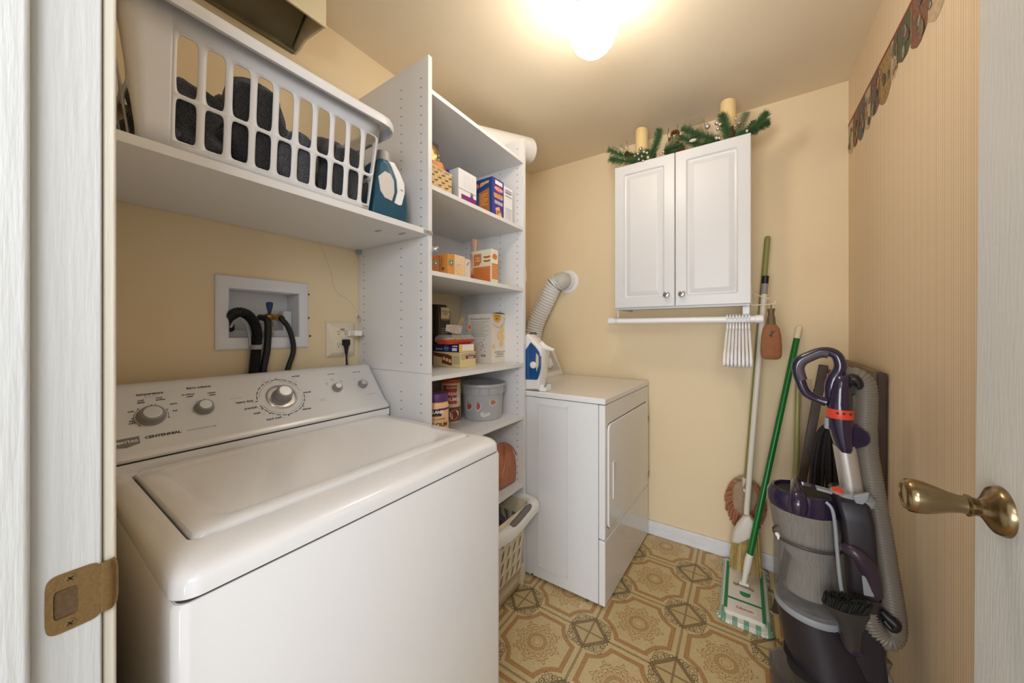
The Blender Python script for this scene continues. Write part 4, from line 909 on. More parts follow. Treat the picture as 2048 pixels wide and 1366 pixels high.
b = B(); patch(b, f2, dx*.02, dx*.96, 0.01, h*.52, 0, .0006); polyp(b, f2, [(dx*.15, h*.90), (dx*.52, h*.90), (dx*.52, h*.66), (dx*.42, h*.58), (dx*.15, h*.56)], 0, .0006)
for k in range(5): disc(b, f2, dx*.80, h*(.62+.055*k), dx*.17, 1 if k % 2 else 2, .0008+.0002*k, ry=h*.038)
b.text('PAN\nCAKE', f2, dx*.34, h*.74, dx*.10, 2, lift=.001, bold=.0002); [patch(b, f2, dx*.5, dx*.9, h*(.44-.05*k), h*(.45-.05*k), 1, .0009) for k in range(8)]
obj('side_print', b, [ORG, PANB, flat('print_cream', (0, 0, 0))], t)
b = B(); c0 = atX(948, 520, -1.04)
secs = []
for k, (x, y, wd) in enumerate(((948, 552, .030), (948, 540, .032), (947, 525, .024), (947, 512, .016), (949, 500, .018), (950, 487, .024), (951, 480, .026))):
    p = atX(x, y, -1.05); p.z = max(p.z, 1.4205); secs.append([(p.x+.012*sin(2*pi*i/16)*(1+.4*cos(i*2.1)), p.y+wd*cos(2*pi*i/16)*(1+.08*sin(i*3.3+k)), p.z) for i in range(16)])
tag(obj('plastic_bag', B().loft(secs), mat('pink_clear_bag', (206, 164, 142), .25, trans=.35, bump=.6, bscale=60), sharp=25), 'twisted pinkish clear plastic bag behind the pancake mix box', 'bag')
# little clamp light on the panel edge
cl = thing('clamp_spotlight', 'small chrome clamp spotlight on the edge of the left side panel', 'clamp', (-.884, .842, 1.48))
q = atX(869.5, 499, -.885)
b = B().lathe(q-Y_*.008, [(.0, 0), (.006, .001), (.009, .006), (.0105, .014), (.0100, .016), (.008, .012), (0, .010)], (.5, .8, .2), 20); obj('lamp_head', b, CHROME, cl)
b = B().tube([q, q+Vector((.0, .010, .008)), q+Vector((0, .020, .011))], .0013, 6); obj('arm', b, STEEL, cl)
obj('clamp', B().box(-.8905, -.8865, .8300, .8345, q.z-.012, q.z+.010), STEEL, cl)

# fourth shelf
t, f1, f2, dy, dx, h = carton('cookie_bar_box', 'cream box with a brown picture of squares lying on the fourth shelf', 866, 921, 951.5, 706, 1.053, -1.0, [flat('carton_butter', (218, 198, 142))], h=.066)
b = B(); patch(b, f1, dy*.32, dy*.97, h*.55, h*.92, 0, .0006); b.text('BROWNIE\nCRISPS', f1, dy*.65, h*.73, h*.20, 1, lift=.0009, bold=.0002); [patch(b, f1, dy*(.05+.05*k), dy*(.07+.05*k), h*.5, h*.9, 2, .0006) for k in range(5)]
obj('front_print', b, [flat('brown_print', (112, 52, 34)), PW, GREYT], t)
b = B(); polyp(b, f2, [(dx*.02, h*.95), (dx*.55, h*.84), (dx*.70, h*.74), (dx*.70, h*.10), (dx*.34, h*.24), (dx*.34, h*.60), (dx*.02, h*.72)], 0, .0006)
for k in range(3): patch(b, f2, dx*(.37+.11*k), dx*(.46+.11*k), h*(.44-.07*k), h*(.66-.07*k), 1, .001); 
[patch(b, f2, dx*.73, dx*.97, h*(.70-.09*k), h*(.73-.09*k), 2, .0008) for k in range(6)]
obj('side_print', b, [MATS['brown_print'], flat('square_tan', (222, 186, 130)), GREYT], t)
t, f1, f2, dy, dx, h = carton('biscuit_box', 'flat navy blue box lying on the cream box on the fourth shelf', 869, 918, 948, 689, 1.1195, -1.005, [flat('carton_navy', (28, 40, 98))], h=.034)
b = B(); patch(b, f1, 0, dy, 0, h, 0, .0006); patch(b, f1, dy*.2, dy*.95, h*.15, h*.9, 1, .0009); obj('front_print', b, [flat('print_yellow', (230, 186, 100)), PW], t)
b = B(); disc(b, f2, dx*.50, h*.5, dx*.12, 0, .0006, ry=h*.38); patch(b, f2, dx*.73, dx*.92, h*.15, h*.52, 1, .0006); [disc(b, f2, dx*(.10+.07*k), h*.35, dx*.02, 1, .0006) for k in range(4)]; b.text('butter', f2, dx*.5, h*.5, h*.28, 1, lift=.001); patch(b, f2, dx*.74, dx*.94, h*.68, h*.82, 1, .0006)
obj('side_print', b, [flat('print_midblue', (66, 92, 160)), PW], t)
# bread bag on the blue box
q = atX(925, 680, -1.03); zt = 1.1540
tr = thing('cookie_tray', 'red edged plastic tray of cookies with a paper label on the navy box', 'food tray', (-1.05, q.y, zt))
yc = (atX(889, 680, -1.03).y+atX(946, 680, -1.03).y)/2; hw = (atX(946, 680, -1.03).y-atX(889, 680, -1.03).y)/2
ringf = lambda kx, ky, z: [(-1.055+a, yc+c, z) for a, c in rrect(.045*kx, hw*ky, .018)]
obj('tray', B().loft([ringf(.8, .82, zt+.0003), ringf(1, 1, zt+.014), ringf(1.02, 1.02, zt+.020), ringf(.9, .92, zt+.020), ringf(.72, .75, zt+.004)]), mat('red_plastic', (200, 72, 46), .35), tr)
b = B(); rnd = random.Random(5)
for k in range(12): b.ball((-1.09+.07*rnd.random(), yc-hw*.7+hw*1.4*k/11, zt+.016+.006*rnd.random()), .011, 10, 0, (1, 1.2, .6))
obj('cookies', b, mat('cookie_tan', (204, 158, 98), .8, var=.3, bscale=60), tr); tr.children[-1]['kind'] = 'stuff'
pp = [atX(x, y, -1.02) for x, y in ((893, 649), (912, 650), (925, 652), (922, 668), (905, 666), (891, 662))]
obj('paper_label', B().prism(pp, (-.001, 0, 0)), mat('printed_paper', (196, 178, 164), .7, var=.3, bscale=150), tr)
q = atX(938, 654, -1.022); b = B().cyl(q, q+X_*.002, .0125, n=24).cyl(q+X_*.002, q+X_*.0025, .0095, n=24, mi=1); obj('round_sticker', b, [mat('sticker_rim', (226, 170, 150), .5), MATS['red_plastic']], tr)
lid = [atX(x, y, -1.025) for x, y in ((891, 663), (946, 665), (944, 652), (930, 650), (894, 651))]
obj('clear_lid', B().loft([ringf(1.0, 1.0, zt+.021), ringf(.97, .97, zt+.030), ringf(.8, .84, zt+.040)]), mat('clear_plastic', (235, 232, 226), .12, alpha=.22), tr)
b = B()
for x0, y0, x1, y1 in ((911, 664, 924, 634), (916, 664, 929, 637), (914, 662, 926, 636)): b.tube([atX(x0, y0, -1.03), atX(x1, y1, -1.06)], .0022, 6)
sk = b; kb = thing('wooden_skewers', 'bundle of pale wooden skewers leaning behind the cookie tray', 'skewers', (-1.05, 1.15, 1.2))
for x0, y0, x1, y1 in ((911, 664, 924, 634), (916, 664, 929, 637), (914, 662, 926, 636)): obj('skewer', B().tube([atX(x0, y0, -1.075), atX(x1, y1, -1.085)], .0022, 6), mat('bamboo', (206, 170, 110), .6), kb)
# dark bags and bottle behind
BDK = mat('dark_coffee_bag', (56, 46, 36), .4)
def bag(name, label, cat, xl, xr, yt, z, X, thick, m, rnd_=.9):
    p0, p1 = atX(xl, 600, X), atX(xr, 600, X); h = atX(xl, yt, X).z-z; yc = (p0.y+p1.y)/2; hw = (p1.y-p0.y)/2
    t = thing(name, label, cat, (X-thick, yc, z)); rg = lambda k, kx, zz: [(X-thick+a, yc+c, zz) for a, c in rrect(thick*kx, hw*k, min(.012, thick*kx*.8))]
    obj('body', B().loft([rg(1, .9, z+.0003), rg(1, 1, z+.02), rg(1, 1, z+h*.75), rg(.97, .85, z+h*.93), rg(.9, .6, z+h), ]), m, t)
    return t, Fr((X+.0004, p0.y, z), (0, 1, 0), (0, 0, 1)), hw*2, h
t, f1, dy, h = bag('coffee_bag', 'tall dark brown bag with a cream label on the fourth shelf', 'bag', 879, 901, 608, 1.053, -1.155, .045, BDK)
b = B(); patch(b, f1, dy*.12, dy*.88, h*.76, h*.95, 0, .0006); b.text('TORTILLA\nCHIPS', f1, dy*.5, h*.86, dy*.15, 2, lift=.001, bold=.0002); patch(b, f1, dy*.15, dy*.85, h*.735, h*.765, 1, .0008); [patch(b, f1, dy*.12, dy*.7, h*(.60-.035*k), h*(.606-.035*k), 0, .0006) for k in range(8)]
obj('label', b, [mat('label_cream', (206, 186, 140), .6), flat('print_rust', (150, 90, 56)), PK], t)
bag('snack_bag', 'second dark bag at the left end of the fourth shelf', 'bag', 862, 878.5, 607, 1.053, -1.19, .045, BDK)
q = atX(903.5, 650, -1.16); bt = thing('sauce_bottle', 'black bottle with a pink banded cap on the fourth shelf', 'bottle', (q.x-.03, q.y, 1.053)); zt_ = atX(903, 622, -1.16).z
BGL = mat('black_glass', (26, 26, 32), .12)
obj('bottle_body', B().lathe((q.x-.03, q.y, 1.0533), [(.026, 0), (.028, .004), (.028, .12), (.020, .15), (.0125, .165), (.0125, zt_-1.053-.028)], n=24), BGL, bt)
obj('cap', B().cyl((q.x-.03, q.y, zt_-.030), (q.x-.03, q.y, zt_), .0135, n=24).cyl((q.x-.03, q.y, zt_-.022), (q.x-.03, q.y, zt_-.008), .0139, n=24, mi=1), [BGL, flat('band_pink', (196, 112, 104))], bt)
# white cracker box with sun
t, f1, f2, dy, dx, h = carton('large_cracker_box', 'big white cracker box with a yellow sun on the fourth shelf', 936, 984, 1013, 628, 1.053, -1.002, [flat('carton_ivory', (222, 212, 196))], h=.242)
SUNY = flat('sun_yellow', (214, 172, 66)); CRK = flat('cracker_gold', (226, 194, 136))
b = B(); disc(b, f1, dy*.33, h*.985, dy*.30, 0, .0006, a0=pi, a1=2*pi, ry=h*.165); 
for k in range(13):
    a = pi+pi*(k+.5)/13; rr_ = dy*.50; cu, cv = dy*.40+rr_*cos(a), h*.985+h*.26*sin(a)
    if 0 < cu < dy: b.add([f1.p(cu+.0022*cos(a+q), cv+.005*sin(a+q), .0006) for q in (0, pi/2, pi, 3*pi/2)], [(0, 1, 2, 3)], 1)
b.text('Simple\nMills', f1, dy*.33, h*.93, dy*.125, 3, lift=.001, bold=.0002)
for (u, v, a, s_) in ((.66, .68, .3, .17), (.50, .56, 0, .20), (.72, .52, .9, .15), (.62, .40, .6, .16), (.10, .34, .5, .12)):
    polyp(b, f1, [(dy*u+dy*s_*cos(a+q), h*v+dy*s_*1.1*sin(a+q)) for q in (.785, 2.356, 3.927, 5.498)], 2, .0007+.0003*u); arc(b, f1, dy*u, h*v, dy*s_*.75, .0006, 0, 2*pi, 0, .0012)
b.text('ALMOND FLOUR\nCRACKERS', f1, dy*.52, h*.20, dy*.095, 1, lift=.001); b.text('fine ground sea salt', f1, dy*.5, h*.135, dy*.07, 1, lift=.001)
obj('front_print', b, [SUNY, flat('print_slate', (60, 62, 76)), CRK, PANB], t)
b = B(); b.text('Find what good food can do', f2, dx*.5, h*.90, dx*.072, 0, lift=.0006, bold=.0001); [patch(b, f2, dx*.12, dx*(.86-.1*((k*7) % 3)), h*(.84-.03*k), h*(.846-.03*k), 1, .0006) for k in range(11)]
for k in range(12): a = k*2.4; b.add([f2.p(dx*(.62+.02*k*cos(a))+.005*cos(a+q)*(1 if q % pi else .4), h*(.35+.012*k*sin(a))+.004*sin(a+q), .0006) for q in (0, pi/2, pi, 3*pi/2)], [(0, 1, 2, 3)], 1)
[patch(b, f2, dx*(.56+.025*k), dx*(.572+.025*k), h*.13, h*.18, 0, .0006) for k in range(8)]
obj('side_print', b, [flat('print_slate', (0, 0, 0)), GREYT], t)
obj('torn_flap', B().prism([(-1.003-.0, f1.o.y+dy*(.05+.9*k/8), 1.053+h+.001+.006*sin(pi*k/8)) for k in range(9)], (-.004, 0, 0)), mat('kraft_dark', (78, 54, 36), .9), t)

# fifth shelf
def jar(name, label, cat, c, r, h, mats, lidh=.03, lr=.92):
    t = thing(name, label, cat, c); return t
c = Vector((-.953, .909, .797)); hT = .184
t = thing('vitamin_bottle', 'tan calcium gummy bottle with a purple lid on the fifth shelf', 'bottle', c)
obj('bottle_body', B().lathe(c+Z_*.0003, [(.042, 0), (.0450, .004), (.0450, hT-.045), (.040, hT-.032), (.038, hT-.028)], n=48), mat('tan_plastic', (226, 178, 128), .35), t)
obj('lid', B().lathe(c+Z_*(hT-.030), [(.0425, 0), (.0425, .026), (.040, .030), (.034, .028), (0, .028)], n=48), mat('purple_lid', (84, 44, 92), .45), t)
def cyl_patch(b, c, r, a0, a1, z0, z1, mi, n=10): 
    b.add([(c.x+r*cos(a0+(a1-a0)*i/n), c.y+r*sin(a0+(a1-a0)*i/n), z) for z in (z0, z1) for i in range(n+1)], [(i, i+1, n+2+i, n+1+i) for i in range(n)], mi)
def cyl_text(b, s, c, r, a, z, size, mi, bold=0):
    tb = B(); tb.text(s, Fr((0, 0, 0), (1, 0, 0), (0, 1, 0)), 0, 0, size, 0, bold=bold); b.add([(c.x+r*cos(a+p.x/r), c.y+r*sin(a+p.x/r), z+p.y) for p in tb.v], tb.f, mi)
b = B(); aF = math.atan2(-c.y, -c.x)   # angle facing the camera
cyl_patch(b, c, .0452, aF+.15, aF+1.5, c.z+.124, c.z+.132, 0); cyl_patch(b, c, .0454, aF-.8, aF+.40, c.z+.104, c.z+.130, 1); cyl_text(b, 'KIRKLAND', c, .0458, aF-.22, c.z+.119, .0150, 2, .0006); cyl_text(b, 'Signature', c, .0458, aF-.1, c.z+.108, .0060, 4)
cyl_text(b, 'ADULT GUMMIES', c, .0456, aF+.0, c.z+.093, .0090, 3); cyl_text(b, 'CALCIUM', c, .0456, aF+.03, c.z+.072, .0200, 3, .0007); cyl_text(b, '500 mg', c, .0456, aF+.0, c.z+.053, .0090, 3, .0002); cyl_text(b, 'with Vitamin D3', c, .0456, aF+.0, c.z+.040, .0078, 3, .0002)
obj('label', b, [flat('band_purple', (98, 50, 112)), PK, PW, PK, flat('print_rust', (0, 0, 0))], t)
c = Vector((-1.120, 1.160, .797)); aF = math.atan2(-c.y, -c.x)
t = thing('breadcrumb_canister', 'red bread crumbs canister behind the calcium bottle', 'canister', c)
REDC = flat('canister_red', (186, 66, 34))
obj('canister_body', B().lathe(c+Z_*.0003, [(.044, 0), (.044, .180), (.040, .181)], n=40), mat('canister_cream', (222, 206, 170), .5), t); obj('lid', B().lathe(c+Z_*.178, [(.0455, 0), (.0455, .014), (.043, .016), (0, .016)], n=40), mat('canister_lid', (204, 92, 48), .45), t)
b = B(); cyl_patch(b, c, .0443, aF-.9, aF+.62, c.z+.085, c.z+.168, 0); cyl_text(b, 'PROGRESSO', c, .0448, aF+.05, c.z+.158, .0088, 1, .0002); cyl_text(b, 'BREAD', c, .0448, aF+.12, c.z+.130, .0190, 1, .0004); cyl_text(b, 'CRUMBS', c, .0448, aF+.12, c.z+.105, .0210, 1, .0006)
cyl_patch(b, c, .0443, aF-1.2, aF+1.2, c.z+.006, c.z+.070, 3)
for a, z, r in ((.35, .036, .022), (.35, .036, .016), (-.3, .03, .02)): 
    b.add([(c.x+(.0446+.0002*(z+r*10))*cos(aF+a+r*cos(q)/.044), c.y+(.0446+.0002*(z+r*10))*sin(aF+a+r*cos(q)/.044), c.z+z+r*sin(q)) for q in [2*pi*i/16 for i in range(16)]], [tuple(range(16))], 1 if r > .018 else 0)
obj('label', b, [REDC, PW, PK, mat('food_photo', (140, 84, 46), .6, var=.6, bscale=60)], t)
crump('herb_bag', (-1.05, .985, .868), (.03, .045, .068), mat('green_bag', (62, 92, 50), .5, var=.5, bscale=70), 5, 'green printed bag behind the purple lidded bottle', 'bag', .006, 25, .7975)
c = Vector((-1.046, 1.300, .797)); aF = math.atan2(-c.y, -c.x)
t = thing('plastic_bucket', 'translucent grey plastic tub with stickers on the fifth shelf', 'tub', c)
TUB = mat('translucent_tub', (190, 190, 192), .35, trans=.2)
pr = [(.088, 0), (.091, .003), (.097, .118), (.102, .120), (.103, .150), (.109, .154), (.110, .164), (.108, .168), (.105, .166), (.100, .152), (.094, .118), (.087, .006), (0, .004)]
obj('tub_wall', B().lathe(c+Z_*.0003, pr, n=64), TUB, t)
for k in range(16): a = 2*pi*k/16+.15; obj('rim_rib', B().bar(c+Vector((.101*cos(a), .101*sin(a), .119)), c+Vector((.105*cos(a), .105*sin(a), .153)), .002, .006), TUB, t)
obj('inner_dark', B().lathe(c+Z_*.120, [(.0935, 0), (0, .002)], n=40), mat('tub_contents', (96, 98, 102), .8), t)
for k, (a, z, col, sx_, sz_) in enumerate(((-.72, .068, (168, 84, 80), .014, .018), (-.22, .070, (176, 92, 88), .010, .017), (.52, .084, (178, 112, 88), .015, .010), (.12, .034, (208, 206, 202), .018, .011))):
    b = B(); rr_ = lambda z_: .0905+(z_)*.055+.0008
    for ly, (k1, mi) in enumerate(((1.25, 0), (1.0, 1))):
        b.add([(c.x+(rr_(z)+.0004*ly)*cos(aF+a+k1*sx_*cos(q)/.094), c.y+(rr_(z)+.0004*ly)*sin(aF+a+k1*sx_*cos(q)/.094), c.z+z+k1*sz_*sin(q)*(1+.2*cos(3*q))) for q in [2*pi*i/20 for i in range(20)]], [tuple(range(20))], mi)
    obj('sticker', b, [PW, flat('sticker_%d' % k, col)], t)
c = Vector((-1.20, 1.255, .797)); t = thing('glass_jar', 'dark olive glass jar in the shadow behind the grey tub', 'jar', c)
obj('jar_body', B().lathe(c+Z_*.0003, [(.035, 0), (.038, .005), (.038, .12), (.026, .145), (.026, .16)], n=32), mat('olive_glass', (60, 62, 34), .15), t); obj('lid', B().cyl(c+Z_*.16, c+Z_*.175, .029, n=32), mat('dark_lid', (60, 66, 60), .4), t)
# sixth shelf: brown bag
bz = .466; p0, p1 = atX(1000, 900, -.93), atX(1040, 900, -.93); yc = (p0.y+p1.y)/2-.01
t = thing('brown_bread_bag', 'shiny brown plastic bag on the lowest shelf', 'bag', (-.99, yc, bz)); BRB = mat('brown_poly', (176, 110, 76), .28, bump=.5, bscale=26, var=.15)
secs = []
for z, kx, ky in ((0, .9, .9), (.012, 1.0, 1.0), (.07, 1.05, 1.0), (.13, .9, .96), (.165, .5, .86), (.185, .18, .74), (.196, .05, .5)):
    secs.append([(-.985+a*kx*(1+.05*sin(7*c_*20+z*40)), yc+c_*ky*(1+.03*sin(a*90+z*60)), bz+.0004+z) for a, c_ in rrect(.055, .075, .02, 5)])
obj('bag_body', B().loft(secs), BRB, t, sharp=25, sub=1); 
obj('fold_seam', B().tube([(-.93, yc-.06, bz+.06), (-.935, yc-.03, bz+.12), (-.96, yc+.02, bz+.19), (-.945, yc+.055, bz+.165), (-.93, yc+.072, bz+.12)], .0035, 6, smooth=5), BRB, t)

# ------------------------------------------------------------------ roll on top of the shelf unit
tag(obj('paper_roll', B().tube([(-1.220, 1.02, 2.046+.0700), (-1.005, 1.665, 2.155+.0700)], [.069, .069], 40), mat('roll_white', (232, 230, 226), .5), bevel=.006), 'thick white roll lying slanted on top of the shelf unit', 'roll')

# ------------------------------------------------------------------ tall hamper in the bottom bay
hm = thing('laundry_hamper', 'tall cream hamper with slanted slots, white rim and grey handles', 'hamper', (-1.02, 1.24, 0))
CREAM = mat('cream_plastic', (220, 206, 176), .45); HZ = .385
def hp_pt(u, v, off=0.0):
    h = v; hx, hy = .135+.034*h+off, .150+.012*h+off; pts = rrect(hx, hy, .045, 8); L = [0]
    for i in range(len(pts)): a, c_ = pts[i], pts[(i+1) % len(pts)]; L.append(L[-1]+math.hypot(a[0]-c_[0], a[1]-c_[1]))
    s = (u % 1.0)*L[-1]; i = min(bisect.bisect_right(L, s)-1, len(pts)-1); t = (s-L[i])/max(L[i+1]-L[i], 1e-9); a, c_ = pts[i], pts[(i+1) % len(pts)]
    return Vector((-1.012+a[0]+(c_[0]-a[0])*t, 1.247+a[1]+(c_[1]-a[1])*t, .012+HZ*v))
b = B(); nc = 26
for i in range(nc):
    u0, u1 = i/nc, (i+1)/nc; strip(b, hp_pt, u0, u1, 0, .22, 1, 2); strip(b, hp_pt, u0, u1, .82, 1.0, 1)
    for j in range(4):
        v0 = .22+.15*j; hole_cell(b, hp_pt, u0, u1, v0, v0+.15, u0+.36/nc, u1-.36/nc, v0+.015, v0+.135, .85, skew=.105, slot=True, n=24)
obj('hamper_wall', b, CREAM, hm, solid=.003, sharp=50); obj('hamper_floor', B().add([hp_pt(i/64, .02) for i in range(64)], [tuple(range(64))]), CREAM, hm, solid=.003)
for sx_ in (-1, 1):
    for sy_ in (-1, 1): obj('corner_leg', B().box(-1.012+sx_*.128-.012, -1.012+sx_*.128+.012, 1.247+sy_*.142-.010, 1.247+sy_*.142+.010, 0, .10), CREAM, hm, bevel=.003)
dipf = lambda i, n: -.045*math.exp(-((((i/n+.5+.125*0) % 1.0)-.5-0)/.055)**2)
rings = []
for off, dz in [(0, .0), (.004, .012), (.014, .018), (.030, .016), (.040, .006), (.044, -.012), (.043, -.030), (.039, -.030), (.038, -.010), (.028, .008), (.012, .010), (.003, .0)]:
    rings.append([hp_pt(i/120, 1.0, off)+Z_*(dz-.030*(max(0, cos(2*pi*(i/120-.875)))**6+max(0, cos(2*pi*(i/120-.375)))**6)) for i in range(120)])
obj('rim', B().loft(rings+[rings[0]], cap=(False, False)), mat('hamper_white', (226, 224, 218), .4), hm, sharp=50)
for ph in (.93, .43):
    pts = [hp_pt(ph-.055+.11*k/8, 1.0, .024)+Z_*(.012-.030*(max(0, cos(2*pi*(ph-.055+.11*k/8-.875)))**6+max(0, cos(2*pi*(ph-.055+.11*k/8-.375)))**6)) for k in range(9)]
    obj('handle_grip', B().tube(pts, [.010]+[.0145]*7+[.010], 14), mat('handle_grey', (112, 106, 102), .5), hm)
heap('grey_garment', (-1.02, 1.25, .26), .10, .11, .07, TOW3, 11, 'grey clothing inside the tall cream hamper', cat='clothing', lim=False, zmin=.02, fold=.02)

# ------------------------------------------------------------------ steam iron on the dryer
ir = thing('steam_iron', 'blue and white steam iron standing on its heel on the dryer corner', 'iron', (-.86, 1.50, .9165))
IY = 1.497; IW = mat('iron_white', (226, 224, 220), .3); zi = .9165
I = lambda x, y, Y=IY: atY(x, y, Y)
def layer(pts, y0, y1, k0=1.0, k1=1.0):
    c0 = [I(*p_) for p_ in pts]; cen = sum(c0, Vector())/len(c0)
    return [[cen+(q-cen)*k+Y_*(yy-IY) for q in c0] for yy, k in ((y0, k0), (y0+.010, 1.0), (y1-.010, 1.0), (y1, k1))]
body = [(1046, 782), (1046, 706), (1060, 668), (1066, 670), (1079, 684), (1091, 696), (1092, 706), (1088, 735), (1087, 762), (1086, 779)]
b = B(); L4 = layer(body, IY-.045, IY+.045, .93, .93)
for r_ in L4:
    for q in r_: q.z = max(q.z, zi)
b.loft(L4); obj('body', b, IW, ir, bevel=.003)
tank = [(1048, 759), (1048, 704), (1061, 684), (1069, 692), (1078, 704), (1081, 714), (1080, 738), (1076, 757), (1073, 760)]
obj('water_tank', B().prism([I(x, y, IY-.048) for x, y in tank], (0, .012, 0)), mat('iron_blue', (30, 76, 132), .15, coat=.5), ir, bevel=.003)
grip = [(1072, 706), (1077, 712), (1077, 730), (1073, 744), (1071, 728)]
obj('handle_inlay', B().prism([I(x, y, IY-.0495) for x, y in grip], (0, .004, 0)), mat('iron_beige', (206, 188, 168), .4), ir, bevel=.001)
q = I(1067, 730, IY-.048); obj('temperature_dial', B().lathe(q, [(.017, 0), (.017, .006), (.014, .009), (0, .009)], (0, -1, 0), 28), IW, ir, bevel=.001)
obj('soleplate', B().prism([I(1052, 700), I(1060, 664), I(1062, 667), I(1056, 700)], (0, .06, 0)), mat('soleplate_dark', (90, 88, 90), .3, .6), ir)
obj('handle_end', B().tube([I(1082, 686), I(1090, 694), I(1100, 698), I(1108, 700)], [.012, .013, .010, .006], 14, smooth=3), IW, ir)
obj('heel', B().box(I(1084, 775).x-.004, I(1097, 775).x, IY-.030, IY+.030, zi, zi+.030), WHITE, ir, bevel=.004)
obj('cord_guard', B().tube([I(1089, 774, IY-.028), I(1094, 764, IY-.028), I(1092, 756, IY-.028)], .005, 10, smooth=3), mat('grey_plastic', (150, 150, 150), .45), ir)
tag(obj('wall_clip', B().box(-.912, -.893, PR1+.0006, PR1+.014, 1.455, 1.512), mat('cream_clip', (226, 210, 180), .4), bevel=.003), 'small cream plastic clip on the dryer side of the shelf unit', 'clip')

# ------------------------------------------------------------------ wall cabinet
KX0, KX1, KF, KZ0, KZ1 = -.585, .028, 1.872, 1.326, 2.100
cb = thing('wall_cabinet', 'white two-door wall cabinet with raised panel doors', 'cabinet', (-.28, 2.02, KZ0))
CABM = mat('cabinet_white', (207, 207, 207), .34)
b = B().box(KX0+.003, KX0+.018, KF+.020, YB-.001, KZ0, KZ1-.002).box(KX1-.018, KX1-.003, KF+.020, YB-.001, KZ0, KZ1-.002)
b.box(KX0+.018, KX1-.018, KF+.020, YB-.001, KZ0+.012, KZ0+.028).box(KX0+.018, KX1-.018, KF+.020, YB-.001, KZ1-.020, KZ1-.004).box(KX0+.018, KX1-.018, YB-.008, YB-.001, KZ0+.028, KZ1-.02)
b.box(KX0+.018, KX1-.018, KF+.020, KF+.036, KZ0, KZ0+.012)
obj('carcass', b, CABM, cb, bevel=.001)
def cdoor(x0, x1):
    z0, z1, y = KZ0+.009, KZ1, KF; b = B()
    prof = [(0, .018), (0, .003), (.003, 0), (.048, 0), (.0505, .0025), (.054, .0075), (.062, .0095), (.066, .0080), (.080, .0025), (.086, .0012), (.0865, .0012)]
    def ring(i, d):
        r = max(.001, .010 if .04 < i < .08 else .002); return [((x0+x1)/2+a, y+d, (z0+z1)/2+c) for a, c in rrect((x1-x0)/2-i, (z1-z0)/2-i, r, 4)]
    b.loft([ring(i, d) for i, d in prof]); return b
SPX = -.283
d1 = obj('door', cdoor(KX0, SPX-.0015), CABM, cb, sharp=25); d2 = obj('door', cdoor(SPX+.0015, KX1), CABM, cb, sharp=25)
for d, x in ((d1, -.320), (d2, -.250)):
    k = obj('knob', B().lathe((x, KF, 1.392), [(.0085, 0), (.0075, .008), (.008, .012), (.0150, .016), (.0160, .020), (.0150, .024), (.0125, .0255), (0, .0262)], (0, -1, 0), 28), CHROME, d)
    fk = Fr((x, KF-.0266, 1.392), (1, 0, 0), (0, 0, 1)); b = B(); s_ = .0060
    polyp(b, fk, [(s_*1.1*(sin(q)**3), s_*(.85*cos(q)-.33*cos(2*q)-.13*cos(3*q))) for q in [2*pi*i/24 for i in range(24)]][::-1], 0, .0002)
    obj('heart_inlay', b, flat('slate_inlay', (84, 84, 100), .3), k)
# rod below the cabinet
RX0, RX1, RY, RZ = -.615, .045, 1.935, 1.266
rd = thing('hanging_rod', 'white round hanging rod bracketed under the wall cabinet', 'rod', (-.28, RY, RZ))
obj('rod', B().cyl((RX0, RY, RZ), (RX1, RY, RZ), .0155, n=28), mat('rod_white', (236, 236, 234), .28), rd)
for x, s in ((RX0-.022, 1), (RX1+.030, -1)): obj('end_cap', B().cyl((x, RY, RZ), (x+s*.030, RY, RZ), .0195, .0190, 28), WHITE, rd, bevel=.002)
b = B().box(-.003, .023, RY-.002+.010, RY+.001+.012, RZ+.010, KZ0-.0).tube([(.010, RY+.016*cos(a), RZ+.0165*sin(a)) for a in [pi*.6+i*pi/6 for i in range(8)]], .0025, 6)
obj('bracket', b, WHITE, rd)
b = B().tube([(-.590, RY+.015, KZ0+.004), (-.588, RY+.012, RZ+.025), (-.588, RY+.002, RZ+.017)], .0040, 8, smooth=3); obj('bracket', b, WHITE, rd)
obj('rod_sleeve', B().cyl((-.60, RY, RZ), (-.585, RY, RZ), .0165, n=28), mat('clear_sleeve', (216, 216, 214), .3), rd)
# hangers, edge-on, close together
HGM = mat('hanger_white', (230, 230, 232), .3)
hg = thing('clothes_hanger', 'white plastic clothes hanger in the tight row at the right of the rod', 'hanger', (-.055, RY, RZ), group='white hangers on the rod')
def hpts(pts): return [Vector((-.055+x, RY+y, RZ+z)) for x, y, z in pts]
hook = [(0, -.019, .004)]+[(0, .0215*cos(a), .0215*sin(a)) for a in [pi*.95-i*pi/7 for i in range(9)]]+[(0, .004, -.030), (0, 0, -.052)]
obj('hook', B().tube(hpts(hook), .0046, 8, smooth=3), HGM, hg)
obj('shoulders', B().tube(hpts([(0, 0, -.048), (0, -.035, -.060), (0, -.10, -.108), (0, -.165, -.152), (0, -.188, -.186), (0, -.176, -.206), (0, -.10, -.210), (0, .10, -.210), (0, .176, -.206), (0, .188, -.186), (0, .165, -.152), (0, .10, -.108), (0, .035, -.060), (0, 0, -.048)]), .0054, 8, smooth=4), HGM, hg)
rnd = random.Random(3); HL = ['leftmost white plastic hanger of the tight row on the rod', 'rightmost white plastic hanger of the tight row, next to the bracket']
nH = 8
